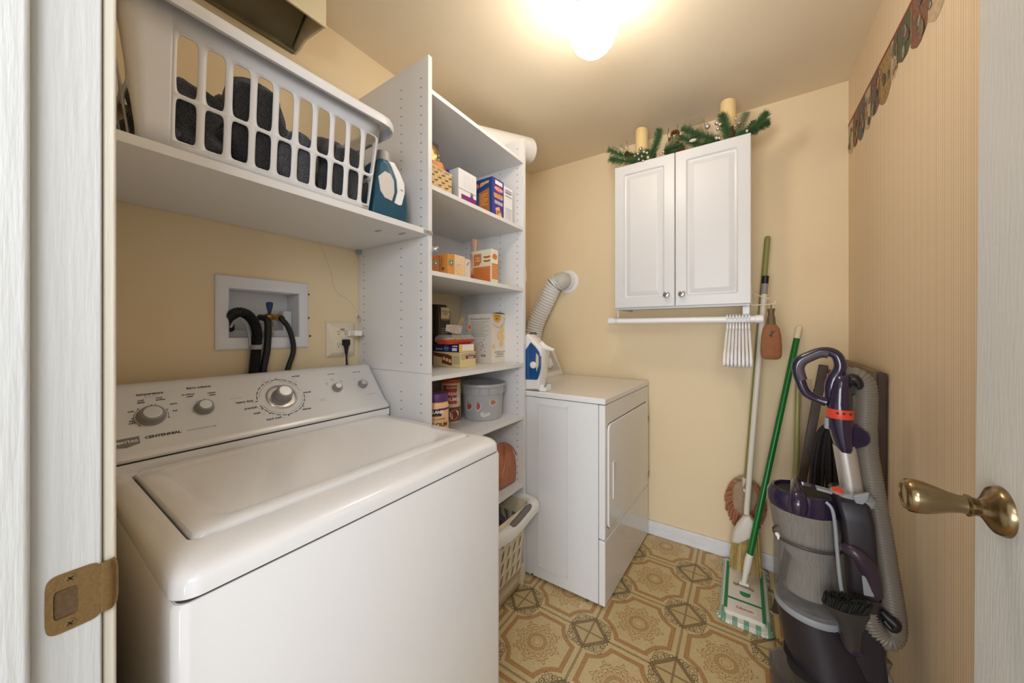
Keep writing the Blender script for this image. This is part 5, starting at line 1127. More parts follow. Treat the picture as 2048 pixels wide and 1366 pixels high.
for i in range(nH):
    x = -.064+.0122*i; rz = radians(-1.6+.45*i)
    lab = HL[0] if i == 0 else HL[1] if i == nH-1 else 'white plastic hanger, %s from the left in the tight row on the rod' % ('second', 'third', 'fourth', 'fifth', 'sixth', 'seventh')[i-1]
    if i == 0: hg.location = (x, RY, RZ); hg.rotation_euler = (0, 0, rz); hg['label'] = lab
    else:
        c = copy_tree(hg, loc=(x, RY, RZ-rnd.uniform(0, .001)), rotz=rz, label=lab)
# wire hook rack on the cabinet side, whisk broom
wr = thing('wire_hook', 'cream wire hook rack on the right side of the wall cabinet', 'hook rack', (KX1, 1.95, 1.33)); CW = mat('cream_wire', (226, 208, 170), .4)
hxx = KX1+.002
obj('back_wire', B().tube([(hxx, 1.95, 1.430), (hxx, 1.95, 1.335)], .0026, 8).tube([(hxx, 1.99, 1.390), (hxx, 1.93, 1.384)], .0026, 8), CW, wr)
obj('hook_wire', B().tube([(hxx, 1.95, 1.335), (hxx+.006, 1.95, 1.3315), (hxx+.05, 1.95, 1.331), (hxx+.083, 1.95, 1.333), (hxx+.089, 1.95, 1.340), (hxx+.088, 1.95, 1.348)], .0028, 8, smooth=4), CW, wr)
obj('hook_wire', B().tube([(hxx, 1.97, 1.388), (hxx+.03, 1.94, 1.372), (hxx+.062, 1.90, 1.353), (hxx+.066, 1.89, 1.356)], .0028, 8, smooth=4), CW, wr)
WZ = 1.3265; WXc = .104; WYc = 1.948
wh = thing('whisk_broom', 'small brown whisk broom hanging from the wire hook', 'whisk broom', (WXc, WYc, 1.08))
obj('hanging_loop', B().tube([(WXc, WYc, WZ-.018), (WXc-.001, WYc, WZ-.004), (WXc, WYc+.001, WZ+.006), (WXc+.001, WYc, WZ-.004), (WXc, WYc, WZ-.018)], .0010, 6, smooth=3), BLACK, wh)
sec = lambda hx, hy, z, n=24: [(WXc+hx*cos(2*pi*i/n), WYc+hy*sin(2*pi*i/n), z) for i in range(n)]
obj('handle', B().loft([sec(.014, .012, 1.312), sec(.015, .013, 1.308), sec(.012, .011, 1.298), sec(.0115, .011, 1.285), sec(.015, .013, 1.268), sec(.0165, .014, 1.240)]), mat('bound_handle', (104, 84, 58), .5, var=.3, bscale=200, stretch=(1, 1, 6)), wh)
BRI = mat('brown_bristle', (158, 104, 68), .8, bump=.8, bscale=90, var=.3, stretch=(9, 9, .5))
obj('bristles', B().loft([sec(.0165, .012, 1.242), sec(.030, .014, 1.222), sec(.036, .015, 1.19), sec(.039, .015, 1.14), sec(.038, .015, 1.10), sec(.032, .012, 1.086), sec(.020, .008, 1.082)][::-1]), BRI, wh)
fb = Fr((WXc, WYc-.0158, 1.19), (1, 0, 0), (0, 0, 1)); b = B()
for pts in ([(-.004, .016), (.004, .021), (.009, .012), (.003, .006)], [(.008, .024), (.014, .020), (.010, .014)], [(-.010, .002), (.002, .010), (.004, -.006), (-.004, -.004)]): polyp(b, fb, pts, 0, .001)
obj('printed_mark', b, PK, wh)

# ------------------------------------------------------------------ things on top of the cabinet
TZ = KZ1-.0035
def candle(x, y, r, h, lab):
    t = thing('pillar_candle', lab, 'candle', (x, y, TZ)); n = 36
    rg = lambda k, z, s=0: [(x+r*k*cos(2*pi*i/n), y+r*k*sin(2*pi*i/n), z+s*cos(2*pi*i/n+2.2)*.008) for i in range(n)]
    obj('wax', B().loft([rg(.97, TZ+.0003), rg(1, TZ+.003), rg(1, TZ+h-.004, 1), rg(.94, TZ+h, 1), rg(.85, TZ+h-.006, 1), rg(.4, TZ+h-.010, 0)]), mat('ivory_wax', (232, 206, 148), .45, sss=.4), t)
    obj('wick', B().tube([(x, y, TZ+h-.012), (x+.001, y, TZ+h+.002)], .0012, 6), BLACK, t)
candle(-.468, 1.985, .034, .225, 'ivory pillar candle at the left of the cabinet top'); candle(-.062, 1.985, .035, .228, 'ivory pillar candle at the right end of the cabinet top behind a pine cone')
ol = thing('oil_lamp', 'old oil lamp with brass burner and red oil on the cabinet top', 'oil lamp', (-.305, 2.02, TZ)); OC = Vector((-.305, 2.02, TZ))
obj('oil_font', B().lathe(OC+Z_*.0003, [(.040, 0), (.046, .004), (.030, .012), (.022, .025), (.040, .045), (.050, .065), (.048, .090), (.030, .112), (.018, .122)], n=32), mat('red_oil_glass', (176, 44, 24), .12, trans=.5), ol)
obj('burner', B().lathe(OC+Z_*.122, [(.018, 0), (.020, .012), (.034, .018), (.036, .026), (.022, .030), (.020, .044), (.024, .048), (.020, .062), (.008, .070), (0, .071)], n=28), BRASS, ol)
for a in (0, 1.57, 3.14, 4.71): obj('prong', B().tube([OC+Vector((.034*cos(a+.5), .034*sin(a+.5), .146)), OC+Vector((.038*cos(a+.5), .038*sin(a+.5), .170)), OC+Vector((.033*cos(a+.5), .033*sin(a+.5), .205))], .0014, 6), BRASS, ol)
gb = Vector((-.215, 2.05, TZ)); tag(obj('glass_bowl', B().lathe(gb+Z_*.0003, [(.025, 0), (.030, .003), (.008, .010), (.007, .10), (.030, .13), (.047, .165), (.050, .20), (.046, .225), (.0445, .225), (.0485, .20), (.0455, .165), (.028, .132), (0, .125)], n=40), mat('clear_glass', (250, 250, 250), .03, trans=1.0)), 'clear stemmed glass bowl between the oil lamp and the right candle', 'glass')
ga = thing('pine_garland', 'artificial pine garland with silver beads and cones along the cabinet top', 'garland', (-.28, 1.93, TZ))
PG = mat('pine_green', (72, 102, 60), .6, var=.25, bscale=60); PG2 = mat('pine_pale', (142, 142, 104), .7, var=.25, bscale=60); SILB = mat('silver_bead', (214, 208, 202), .2, .85); CONE = mat('pine_cone', (104, 78, 52), .8, var=.4, bscale=90); STM = mat('twig', (110, 86, 60), .8)
def sprig(p0, p1, p2, n, L, m, seed, w=.0016, name='pine_sprig'):
    rnd = random.Random(seed); b = B(); pts = spline([Vector(p0), Vector(p1), Vector(p2)], 12); b.tube(pts, .0016, 6)
    for k in range(n):
        t = rnd.random()**.9; i = min(int(t*(len(pts)-1)), len(pts)-2); p = pts[i].lerp(pts[i+1], t*(len(pts)-1)-i); tg = (pts[i+1]-pts[i]).normalized()
        r = Vector((rnd.gauss(0, 1), rnd.gauss(0, 1), rnd.gauss(0, 1))); r = (r-tg*r.dot(tg)).normalized(); d = (r*.85+tg*.6).normalized(); l = L*(.7+.5*rnd.random())*(1 if t < .85 else .75)
        s = d.cross(tg).normalized()*w/2; e = p+d*l; u_ = d.cross(s).normalized()*w/2
        if e.z < TZ+.001 and KX0-.01 < e.x < KX1+.01: continue
        b.add([p-s, p+s, p+u_, e], [(0, 1, 3), (1, 2, 3), (2, 0, 3)])
    return obj(name, b, m, ga)
YF = 1.905
def A(x, y, Y=YF): return atY(x, y, Y)
sp_ = [((1300, 300), (1262, 322), (1222, 318), 1.90, 170, .024, PG), ((1300, 305), (1255, 312), (1218, 300), 1.93, 120, .024, PG), ((1296, 318), (1312, 290), (1318, 262), 1.90, 190, .022, PG),
       ((1330, 300), (1342, 288), (1352, 276), 1.93, 110, .020, PG2), ((1380, 290), (1400, 268), (1384, 258), 1.90, 0, .02, PG), ((1440, 282), (1405, 272), (1368, 258), 1.90, 200, .024, PG),
       ((1430, 285), (1395, 288), (1365, 275), 1.92, 150, .022, PG), ((1456, 280), (1452, 255), (1444, 232), 1.90, 220, .022, PG), ((1462, 282), (1500, 262), (1532, 228), 1.90, 220, .022, PG), ((1480, 275), (1510, 258), (1536, 246), 1.92, 150, .020, PG),
       ((1466, 280), (1480, 255), (1492, 228), 1.94, 150, .020, PG2), ((1470, 278), (1490, 262), (1512, 262), 1.89, 90, .018, PG), ((1325, 305), (1340, 300), (1362, 292), 1.92, 130, .022, PG), ((1300, 310), (1285, 318), (1262, 322), 1.885, 100, .022, PG)]
for i, (a, c, e, Y, n, L, m) in enumerate(sp_):
    if n: sprig(A(*a, Y), A(*c, Y), A(*e, Y), int(n*4.5), L*1.5, m, i, .0034)
for i, (a, e) in enumerate((((1268, 318), (1226, 292)), ((1272, 316), (1240, 288)), ((1262, 318), (1254, 284)))): sprig(A(*a, 1.93), A((a[0]+e[0])/2-2, (a[1]+e[1])/2, 1.93), A(*e, 1.93), 60, .020, PG2, 40+i, .0018, 'dried_twig')
for i, (x, y, r) in enumerate(((1281, 298, .0085), (1288, 304, .0070), (1276, 308, .0065), (1294, 306, .0065), (1284, 313, .0060), (1296, 315, .0075), (1278, 319, .0060), (1286, 322, .0070), (1270, 312, .0050), (1415, 253, .0100), (1412, 247, .0055), (1434, 246, .0080), (1440, 249, .0070), (1436, 258, .0065), (1433, 276, .0070), (1439, 276, .0060), (1327, 304, .0055), (1322, 308, .0050), (1472, 238, .0045), (1478, 246, .0045), (1470, 252, .0045), (1494, 262, .0060))):
    q = A(x, y, 1.875); obj('silver_bead', B().ball(q, r*1.25, 14), SILB, ga)
def cone(q, r, h, ax, nm='pine_cone'):
    b = B(); ax = Vector(ax).normalized(); a = ax.cross(X_).normalized(); c = ax.cross(a); rnd = random.Random(1)
    b.lathe(q, [(0, 0), (r*.5, h*.1), (r*.55, h*.5), (r*.2, h*.95), (0, h)], ax, 12)
    for k in range(56):
        t = k/56; th = k*2.4; d = a*cos(th)+c*sin(th); rr_ = r*(.55+.5*sin(pi*min(1, t*1.1+.15))); p = q+ax*h*t; s = ax.cross(d)*r*.22; b.add([p+d*r*.2-s, p+d*r*.2+s, p+d*rr_+s*.6+ax*h*.08, p+d*rr_-s*.6+ax*h*.08, p+d*r*.3+ax*h*.03], [(0, 1, 2, 3), (3, 2, 1, 0)])
    return obj(nm, b, CONE, ga, sharp=20)
cone(A(1262, 318, 1.915), .020, .050, (-.5, 0, .8)); cone(A(1496, 268, 1.91), .020, .055, (.35, 0, .9)); cone(A(1463, 280, 1.90), .018, .060, (.0, 0, 1)); cone(A(1306, 318, 1.93), .016, .04, (.2, 0, 1))
obj('flower_cluster', B().ball(A(1386, 281, 1.895), .011, 10, 0, (1.6, 1, .7)), mat('glitter_cream', (226, 214, 192), .4, var=.3, bscale=300), ga)

# ------------------------------------------------------------------ mops and brooms against the back wall
OLV = mat('olive_pole', (134, 136, 78), .35); POLEW = mat('pole_white', (222, 216, 202), .35)
dm = thing('dust_mop', 'rust brown yarn dust mop with olive pole against the back wall', 'mop', (0, 2.12, .16))
p0, p1 = atY(1491, 985, 2.098), atY(1535, 477, 2.100)
obj('pole', B().tube([p0, p1], .0125, 16), OLV, dm); obj('pole_tip', B().ball(p1, .0126, 14), OLV, dm)
obj('socket', B().tube([atY(1490, 955, 2.098), atY(1492, 982, 2.105), atY(1496, 990, 2.120)], [.013, .015, .012], 14).cyl(atY(1491, 981, 2.115)+Y_*.0, atY(1491, 981, 2.085), .010, n=14), mat('socket_white', (206, 200, 188), .4), dm)
cpt = [(1466, 962), (1478, 954), (1498, 956), (1514, 970), (1516, 1000), (1506, 1022), (1486, 1034), (1470, 1024), (1465, 1000)]
obj('canvas_back', B().prism([atY(x, y, 2.122) for x, y in cpt], (0, .008, 0)), mat('dusty_canvas', (164, 140, 114), .9, var=.15, bscale=30), dm, bevel=.003)
YRN = mat('rust_yarn', (172, 116, 82), .9, bump=.9, bscale=180, var=.35); b = B(); rnd = random.Random(8)
cc = atY(1490, 995, 2.13)
for k in range(120):
    a = 2*pi*k/120+rnd.uniform(-.02, .02); r0x, r0z = .040, .082; st = cc+Vector((r0x*cos(a), 0, r0z*sin(a)+.005)); down = -.5-.5*sin(a)
    ext = .048+.018*rnd.random(); e = st+Vector((cos(a)*ext*.75, 0, sin(a)*ext*.35-.03*(1-sin(a))-.018)); m_ = (st+e)/2+Vector((cos(a)*.014, -.010, .008)); m_.y = 2.128+rnd.uniform(-.014, .014); e.y = 2.135+rnd.uniform(-.018, .014); st.y = 2.130
    if e.z < .17: e.z = .17+.02*rnd.random()
    b.tube([st, m_, e], [.0045, .0052, .0038], 6, smooth=3)
b.loft([[(cc.x+(.048*k)*cos(2*pi*i/24), y, cc.z+(.090*k)*sin(2*pi*i/24)) for i in range(24)] for y, k in ((2.131, .9), (2.135, 1.05), (2.148, 1.0))])
obj('yarn', b, YRN, dm)
br = thing('upright_broom', 'straw broom with white pole and grey and black grip', 'broom', (0, 2.08, 0))
p0, p1 = atY(1493, 1028, 2.035), atY(1531, 552, 2.052); L = lambda t: p0.lerp(p1, t)
obj('pole', B().tube([p0, L(.93)], .0122, 16), POLEW, br); obj('grey_sleeve', B().tube([L(.925), L(.972)], .0132, 16), mat('sleeve_grey', (140, 138, 134), .5), br)
obj('black_grip', B().tube([L(.968), p1], .0142, 16), BLACK, br, bevel=.001)
hp_ = [(1487, 1030), (1499, 1029), (1508, 1040), (1515, 1058), (1518, 1060), (1515, 1069), (1490, 1080), (1476, 1086), (1463, 1082), (1466, 1062), (1474, 1046)]
c0 = [atY(x, y, 2.035) for x, y in hp_]; cen = sum(c0, Vector())/len(c0)
rg = lambda k, dy: [cen+(p-cen)*k+Y_*dy for p in c0]
obj('head_cap', B().loft([rg(.80, -.024), rg(.95, -.018), rg(1, -.006), rg(1, .010), rg(.9, .022)][::-1]), mat('broom_cap_white', (214, 208, 196), .4), br, bevel=.002)
STR = mat('straw_bristle', (196, 170, 108), .8, var=.35, bscale=50, stretch=(8, 8, .6)); b = B(); rnd = random.Random(4)
ba, bb = atY(1464, 1080, 2.035), atY(1517, 1064, 2.035)
for k in range(190):
    t = rnd.random(); y = rnd.uniform(-.018, .018); s = ba.lerp(bb, t)+Vector((0, y, .006)); e = Vector((-.060+.135*t+rnd.uniform(-.006, .006), 2.060+y*2.2, .004+.012*rnd.random()))
    b.tube([s, s.lerp(e, .5)+Vector((rnd.uniform(-.003, .003), rnd.uniform(-.004, .004), 0)), e], [.0019, .0017, .0012], 4, smooth=2)
core = lambda t, z, k: [Vector((ba.x+(bb.x-ba.x)*.5+(.029+.035*t)*c_*k, 2.035+.024*t+(.012+.018*t)*s_*k, z)) for c_, s_ in [(cos(2*pi*i/20), sin(2*pi*i/20)) for i in range(20)]]
b.loft([core(1, .012, 1.0), core(.5, .085, 1.0), core(0, ba.z, .9)])
obj('bristles', b, STR, br)
GRN = mat('bright_green_pole', (18, 112, 46), .25); GRP = mat('green_print', (30, 132, 88), .5)
fm = thing('flat_mop', 'green pole flat mop with white and green microfiber pad on the floor', 'mop', (.0, 1.92, 0))
j = Vector((.002, 1.915, .055)); tp = Vector((.224, 2.148, 1.236)); ax = (tp-j).normalized()
obj('pole', B().tube([j+ax*.115, j+ax*1.165], .0125, 18), GRN, fm); obj('pole_grip', B().tube([j+ax*1.160, j+ax*1.215, tp-ax*.002], [.0135, .0130, .0095], 18), mat('grip_cream', (226, 214, 184), .5), fm)
obj('joint', B().tube([j+ax*.045, j+ax*.10, j+ax*.125], [.014, .0155, .0135], 16).tube([j-Z_*.008, j+ax*.05], [.010, .0125], 12).box(-.016, .020, 1.905, 1.925, .040, .052), POLEW, fm)
FX0, FX1, FY0, FY1 = -.073, .080, 1.712, 2.105
pad = [(x+(.0035 if False else 0), y) for x, y in [((FX0+FX1)/2+a, (FY0+FY1)/2+c) for a, c in rrect((FX1-FX0)/2+.014, (FY1-FY0)/2+.030, .035, 8)]]
padm, pp_, X, Y, Zc, geo = newmat('microfiber_pad', .95); st = (Y*(2*pi/.030)).sin().gt(.1); edge = nmax((X-(FX0+FX1)/2).abs()-.0, 0.0)
c_ = mixc(nmax(((X*(2*pi/.040)).sin()).gt(.15)*Y.lt(1.76), (X-.004).abs().gt(.083)*(Y*(2*pi/.012)).sin().gt(-.2))*.8, rgb(222, 222, 212), rgb(84, 156, 126)); N.nt.links.new(c_.k, pp_.inputs['Base Color'])
obj('microfiber_pad', B().loft([[(x, y, z) for x, y in pad] for z in (.001, .010)]+[[((FX0+FX1)/2+(x-(FX0+FX1)/2)*.95, (FY0+FY1)/2+(y-(FY0+FY1)/2)*.98, .015) for x, y in pad]]), padm, fm)
b = B(); rnd = random.Random(2)
for k in range(150):
    i = rnd.random()*len(pad); i0 = int(i); p = Vector((*pad[i0], .009)).lerp(Vector((*pad[(i0+1) % len(pad)], .009)), i-i0)
    d = Vector((p.x-(FX0+FX1)/2, p.y-1.91, 0)); d.x *= 3; d.normalize(); b.tube([p-d*.004, p+d*.004+Z_*.004, p+d*.009-Z_*.005], .0024, 5)
obj('loop_fringe', b, padm, fm)
obj('plate', B().loft([[((FX0+FX1)/2+a*k, (FY0+FY1)/2+c*k2, z) for a, c in rrect((FX1-FX0)/2-.004, (FY1-FY0)/2-.004, .012, 5)] for z, k, k2 in ((.015, 1, 1), (.027, 1, 1), (.030, .96, .985))]), mat('plate_white', (220, 212, 200), .45), fm)
fq = Fr((0, 0, .0302), (1, 0, 0), (0, 1, 0)); b = B()
for (x0, x1, y0, y1) in ((FX0+.002, FX0+.015, FY0+.02, FY1-.02), (FX1-.016, FX1-.004, FY0+.004, FY1-.02), (FX0+.015, FX1-.016, 1.800, 1.812), (FX0+.015, FX1-.016, 2.040, 2.052)): patch(b, fq, x0, x1, y0, y1, 0)
disc(b, fq, .006, 1.862, .020, 0, a0=pi, a1=2*pi, n=12); patch(b, fq, -.014, .026, 1.862, 1.874, 0)
patch(b, fq, -.035, .045, 1.738, 1.775, 1, .0006); b.text('Libman', fq, .005, 1.757, .021, 2, lift=.001, bold=.0004)
obj('print', b, [GRP, PW, flat('logo_darkred', (170, 60, 56))], fm)
obj('wire_clips', B().tube([(-.038, 1.915, .033), (-.030, 1.905, .034), (-.018, 1.915, .034), (.024, 1.905, .034), (.038, 1.900, .033)], .0035, 6), mat('clip_grey', (120, 112, 100), .5), fm)
# second pad leaning behind, pale board, extra pole
tag(obj('spare_mop_head', B().prism([(.135, 1.98, .002), (.150, 1.98, .002), (.166, 2.02, .30), (.151, 2.02, .30)], (0, .13, 0)).prism([(.150, 1.985, .004), (.155, 1.985, .004), (.171, 2.025, .298), (.166, 2.025, .298)], (0, .12, 0), 1), [MATS['plate_white'], GRP]), 'white and green spare mop plate standing behind the flat mop', 'mop head')
tag(obj('leaning_board', B().prism([(.150, YB-.050, 0), (.262, YB-.052, 0), (.270, YB-.006, .98), (.232, YB-.006, .98), (.158, YB-.050, .05)], (0, .006, 0)), mat('beige_board', (196, 176, 146), .6)), 'narrow pale beige board leaning in the corner behind the green pole', 'board')
tag(obj('olive_stick', B().tube([atY(1592, 950, 2.07)-Z_*.53, atY(1592, 950, 2.07), atY(1596, 760, 2.115)], .0105, 14), mat('olive_stick', (150, 148, 92), .3)), 'second olive green pole standing in the corner behind the dark stand', 'pole')

# ------------------------------------------------------------------ folded dark wooden stand and black string mop
WD = mat('dark_walnut', (70, 54, 42), .4, var=.2, bscale=20, stretch=(6, 6, .6)); WD2 = mat('dusty_walnut', (112, 96, 80), .45, var=.2, bscale=20)
fs = thing('folding_stand', 'dark wooden folding stand leaning in the corner beside the striped wall', 'folding stand', (.36, 1.85, 0))
obj('top_board', B().obox((.366, 1.655, 1.012), (0, .46, .008), (.022, 0, 0), (0, 0, .062)), WD2, fs, bevel=.003)
obj('leg', B().bar((.385, 1.660, 1.070), (.385, 1.690, 0.0), .040, .022, up=(1, 0, 0)), WD, fs, bevel=.003)
obj('leg', B().bar((.385, 2.120, 1.070), (.385, 2.090, 0.0), .040, .022, up=(1, 0, 0)), WD, fs, bevel=.003)
q0, q1 = atY(1647, 730, 1.99), atY(1603, 962, 1.93); ex = (q1-q0); q2 = q0+ex*(q0.z/(q0.z-q1.z))*.999; 
obj('leg', B().bar(q0, q2, .026, .030), WD, fs, bevel=.003)
obj('crossbar', B().bar(atY(1650, 757, 1.985), Vector((.366, 1.95, 1.01)), .030, .018, up=(0, 0, 1)), WD, fs, bevel=.002)
obj('crossbar', B().bar(atY(1648, 738, 2.06), atY(1690, 757, 1.80), .016, .016, up=(0, 0, 1)), mat('worn_wood', (124, 92, 66), .6), fs, bevel=.002)
obj('gusset', B().prism([atY(1648, 762, 1.985), atY(1668, 762, 1.985), atY(1650, 790, 1.985)], (0, .012, 0)), MATS['worn_wood'], fs)
q = atY(1634, 782, 1.975); obj('pivot_bolt', B().tube([q+Vector((.009*cos(a), 0, .010*sin(a))) for a in [2*pi*i/20 for i in range(21)]], .004, 8), BLACK, fs)
for zz, xx in ((1.035, 1.663), (.985, 1.665)): obj('bolt', B().cyl((.3735, xx, zz), (.370, xx, zz), .006, n=14), STEEL, fs)
obj('lower_slat', B().box(.372, .384, 1.68, 2.10, .30, .345).box(.372, .384, 1.675, 2.11, .62, .665), WD, fs, bevel=.002)
sm = thing('string_mop', 'black string mop head hanging behind the vacuum cleaner', 'mop', (.28, 1.80, .3)); rnd = random.Random(6)
BSM = mat('black_strands', (40, 38, 38), .85, var=.3, bscale=100); b = B(); ct = atY(1664, 858, 1.80)
for k in range(46):
    a = rnd.uniform(-1, 1); y = rnd.uniform(-.03, .03); s_ = ct+Vector((a*.012, y*.5, rnd.uniform(-.02, .02)))
    xl = .215+.115*(a+1)/2; b.tube([s_, Vector((s_.x*.4+xl*.6, 1.80+y, .80)), Vector((xl+.01*rnd.random(), 1.80+y*1.2, .62)), Vector((xl-.01+.02*rnd.random(), 1.80+y*1.5, .34+.03*rnd.random()))], .0050, 6, smooth=4)
obj('strands', b, BSM, sm); obj('mop_clamp', B().cyl(ct-Z_*.01, ct+Z_*.05, .016, n=14), BLACK, sm); obj('handle', B().tube([ct+Z_*.045, Vector((.345, 1.86, 1.02))], .010, 12), BLACK, sm)

# ------------------------------------------------------------------ upright vacuum cleaner
VY = 1.40
def V(x, y, Y=VY): return atY(x, y, Y)
vc_ = thing('vacuum_cleaner', 'dark purple upright vacuum cleaner with clear dust bin and grey hose', 'vacuum cleaner', (.20, VY, 0))
PUR = mat('purple_gloss', (42, 32, 56), .18, coat=.5); DPU = mat('dark_purple', (38, 33, 39), .42); DGR = mat('dark_grey_plastic', (52, 50, 50), .35); LGR = mat('light_grey_trim', (142, 146, 150), .4); VRED = mat('vacuum_red', (214, 70, 44), .35)
BIN = mat('smoky_clear', (176, 176, 176), .10, trans=.75, alpha=.5, ior=1.12); CYC = mat('dusty_cyclone', (150, 142, 130), .7, bump=.3, bscale=12, var=.2, stretch=(30, 30, .5)); HOSE = mat('grey_hose', (120, 113, 102), .35)
def vring(xl, xr, y, dep, n=40, e=1.0, yc=VY, zz=None):
    a, c = V(xl, y), V(xr, y); z = a.z if zz is None else zz; hx = (c.x-a.x)/2; cx = (a.x+c.x)/2
    return [(cx+hx*math.copysign(abs(cos(2*pi*i/n))**e, cos(2*pi*i/n)), yc+dep*math.copysign(abs(sin(2*pi*i/n))**e, sin(2*pi*i/n)), z) for i in range(n)]
# dust bin
def pl_ring(xl, xr, y, dep, n=160):
    r_ = vring(xl, xr, y, dep, n); c_ = sum((Vector(q) for q in r_), Vector())/n; return [c_+(Vector(q)-c_)*(1+.012*((i % 4) < 2)) for i, q in enumerate(r_)]
obj('dust_bin', B().loft([vring(1551, 1700, 1180, .084), vring(1547, 1698, 1160, .084), vring(1546, 1690, 1100, .078), vring(1547, 1684, 1052, .068), vring(1538, 1680, 1003, .068)], cap=(False, False)), BIN, vc_)
obj('cyclone_shroud', B().loft([pl_ring(*a_) for a_ in ((1572, 1668, 1168, .048), (1584, 1660, 1110, .044), (1566, 1666, 1088, .052), (1560, 1672, 1056, .056), (1546, 1674, 1005, .060))]), CYC, vc_)
obj('bin_floor', B().loft([vring(1556, 1694, 1186, .080), vring(1555, 1694, 1176, .080)]), mat('bin_dust', (120, 114, 108), .9, var=.3, bscale=40), vc_)
obj('bin_band', B().loft([vring(1545, 1686, 1062, .0705), vring(1545, 1685, 1057, .0700)], cap=(False, False)), mat('band_dark', (70, 66, 64), .4), vc_, solid=.002)
obj('lower_bin_ring', B().loft([vring(1548, 1704, 1190, .090), vring(1547, 1704, 1184, .093), vring(1548, 1702, 1178, .090)]), LGR, vc_, bevel=.001)
# collar
obj('bin_collar', B().loft([vring(1536, 1682, 998, .072), vring(1533, 1682, 988, .075), vring(1534, 1680, 975, .074), vring(1540, 1676, 966, .069), vring(1548, 1670, 966, .062), vring(1552, 1664, 975, .056), vring(1556, 1660, 985, .052)]), PUR, vc_, sharp=50)
zc = V(1540, 968).z
obj('bin_opening', B().loft([[(x, y, zc-.004) for x, y, z in vring(1552, 1664, 975, .056)], [(x, y, zc-.0035) for x, y, z in vring(1552, 1664, 975, .056)]]), mat('bin_opening_dark', (30, 40, 38), .5), vc_)
hc = V(1590, 975)
obj('bin_handle', B().tube([Vector((hc.x, VY-.072, zc-.040)), Vector((hc.x, VY-.074, zc-.012)), Vector((hc.x, VY-.055, zc+.008)), Vector((hc.x+.003, VY, zc+.016)), Vector((hc.x+.006, VY+.05, zc+.010))], [.022, .024, .019, .015, .013], 14, smooth=5), PUR, vc_)
# lower body
obj('motor_body', B().loft([vring(1600, 1765, 1420, .12), vring(1590, 1765, 1366, .125), vring(1578, 1762, 1330, .120), vring(1570, 1756, 1290, .112), vring(1560, 1735, 1240, .098), vring(1553, 1712, 1200, .090), vring(1552, 1706, 1186, .088)]), DPU, vc_)
gx0, gx1 = V(1575, 1260).x, V(1640, 1260).x; b = B()
for k in range(22):
    z = V(1560, 1225).z-.0045*k-.006; 
    pts = []
    cxm = (V(1562, 1250).x+V(1745, 1250).x)/2; 
    for i in range(13):
        a = pi*(1.04+.36*i/12); hx = .093+.0001*k+.001*k*.6; pts.append(Vector((cxm-.004+.0006*k+hx*cos(a), VY+(.0925+.0006*k)*sin(a), z)))
    b.tube(pts, .0014, 5)
obj('air_grille', b, BLACK, vc_); vc_.children[-1]['kind'] = 'stuff' if False else 'stuff'
# spine
rb = lambda xl, xr, y, y0, y1, r=.012: [((V(xl, y).x+V(xr, y).x)/2+a, (y0+y1)/2+c, V(xl, y).z) for a, c in rrect((V(xr, y).x-V(xl, y).x)/2, (y1-y0)/2, r, 5)]
obj('spine', B().loft([rb(1690, 1764, 1310, 1.33, 1.50), rb(1692, 1748, 1200, 1.33, 1.49), rb(1684, 1742, 1100, 1.32, 1.48), rb(1672, 1735, 1015, 1.32, 1.47), rb(1664, 1728, 985, 1.33, 1.47), rb(1668, 1722, 978, 1.34, 1.46)]), DPU, vc_, sharp=50)
obj('spine_trim', B().tube([V(1652, 1004, 1.335), V(1664, 1018, 1.330), V(1670, 1050, 1.325), V(1674, 1100, 1.318), V(1680, 1160, 1.312), V(1688, 1210, 1.310)], .0045, 8, smooth=4), LGR, vc_)
q = V(1674, 983, 1.33); obj('foot_switch', B().lathe(q+Vector((0, -.01, .004)), [(.016, 0), (.016, .003), (0, .004)], (0, -.25, 1), 24), LGR, vc_); obj('red_button', B().lathe(q+Vector((0, -.01, .0075)), [(.013, 0), (.012, .003), (0, .004)], (0, -.25, 1), 24), VRED, vc_)
obj('latch', B().obox(V(1633, 978, 1.36)-Z_*.004, (.036, 0, -.004), (0, .025, 0), (0, 0, .008)), LGR, vc_, bevel=.002)
obj('wand_socket', B().loft([[(V(1706, 985).x+a*k, 1.385+c*k, V(1706, y).z) for a, c in rrect(.040, .045, .02, 5)] for y, k in ((1004, .55), (996, .95), (985, 1.0), (979, .8))]), LGR, vc_)
obj('release_tab', B().prism([V(1706, 992, 1.335), V(1740, 986, 1.335), V(1736, 1002, 1.335), V(1722, 1014, 1.335), V(1712, 1010, 1.335)], (0, .012, 0)), LGR, vc_, bevel=.003)
# wand, handle
obj('wand', B().tube([V(1707, 1000), V(1688, 890)], .0255, 28), mat('wand_silver', (196, 190, 184), .3, .6), vc_)
hr = lambda xl, xr, y, dep, n=32: vring(xl, xr, y, dep, n)
obj('hose_handle', B().loft([hr(1673, 1706, 899, .028), hr(1669, 1707, 892, .031), hr(1662, 1707, 872, .032), hr(1656, 1708, 850, .033), hr(1653, 1708, 830, .033), hr(1652, 1706, 815, .033), hr(1653, 1704, 800, .032), hr(1656, 1702, 778, .030), hr(1660, 1702, 762, .028), hr(1666, 1704, 752, .022), hr(1672, 1700, 747, .012)]), PUR, vc_, sharp=60)
obj('red_ring', B().loft([hr(1652, 1709, 832, .0350), hr(1651, 1709, 829, .0355), hr(1651, 1708, 817, .0355), hr(1652, 1708, 814, .0350)]), VRED, vc_)
fr_ = Fr((V(1682, 823).x, VY-.0362, V(1682, 823).z), (1, 0, 0), (0, 0, 1)); b = B(); b.text('● ● ●', fr_, 0, 0, .001, 0) if False else [disc(b, fr_, -.014+.014*k, 0, .0035, 0, .001, 10) for k in range(3)]
obj('symbols', b, BLACK, vc_)
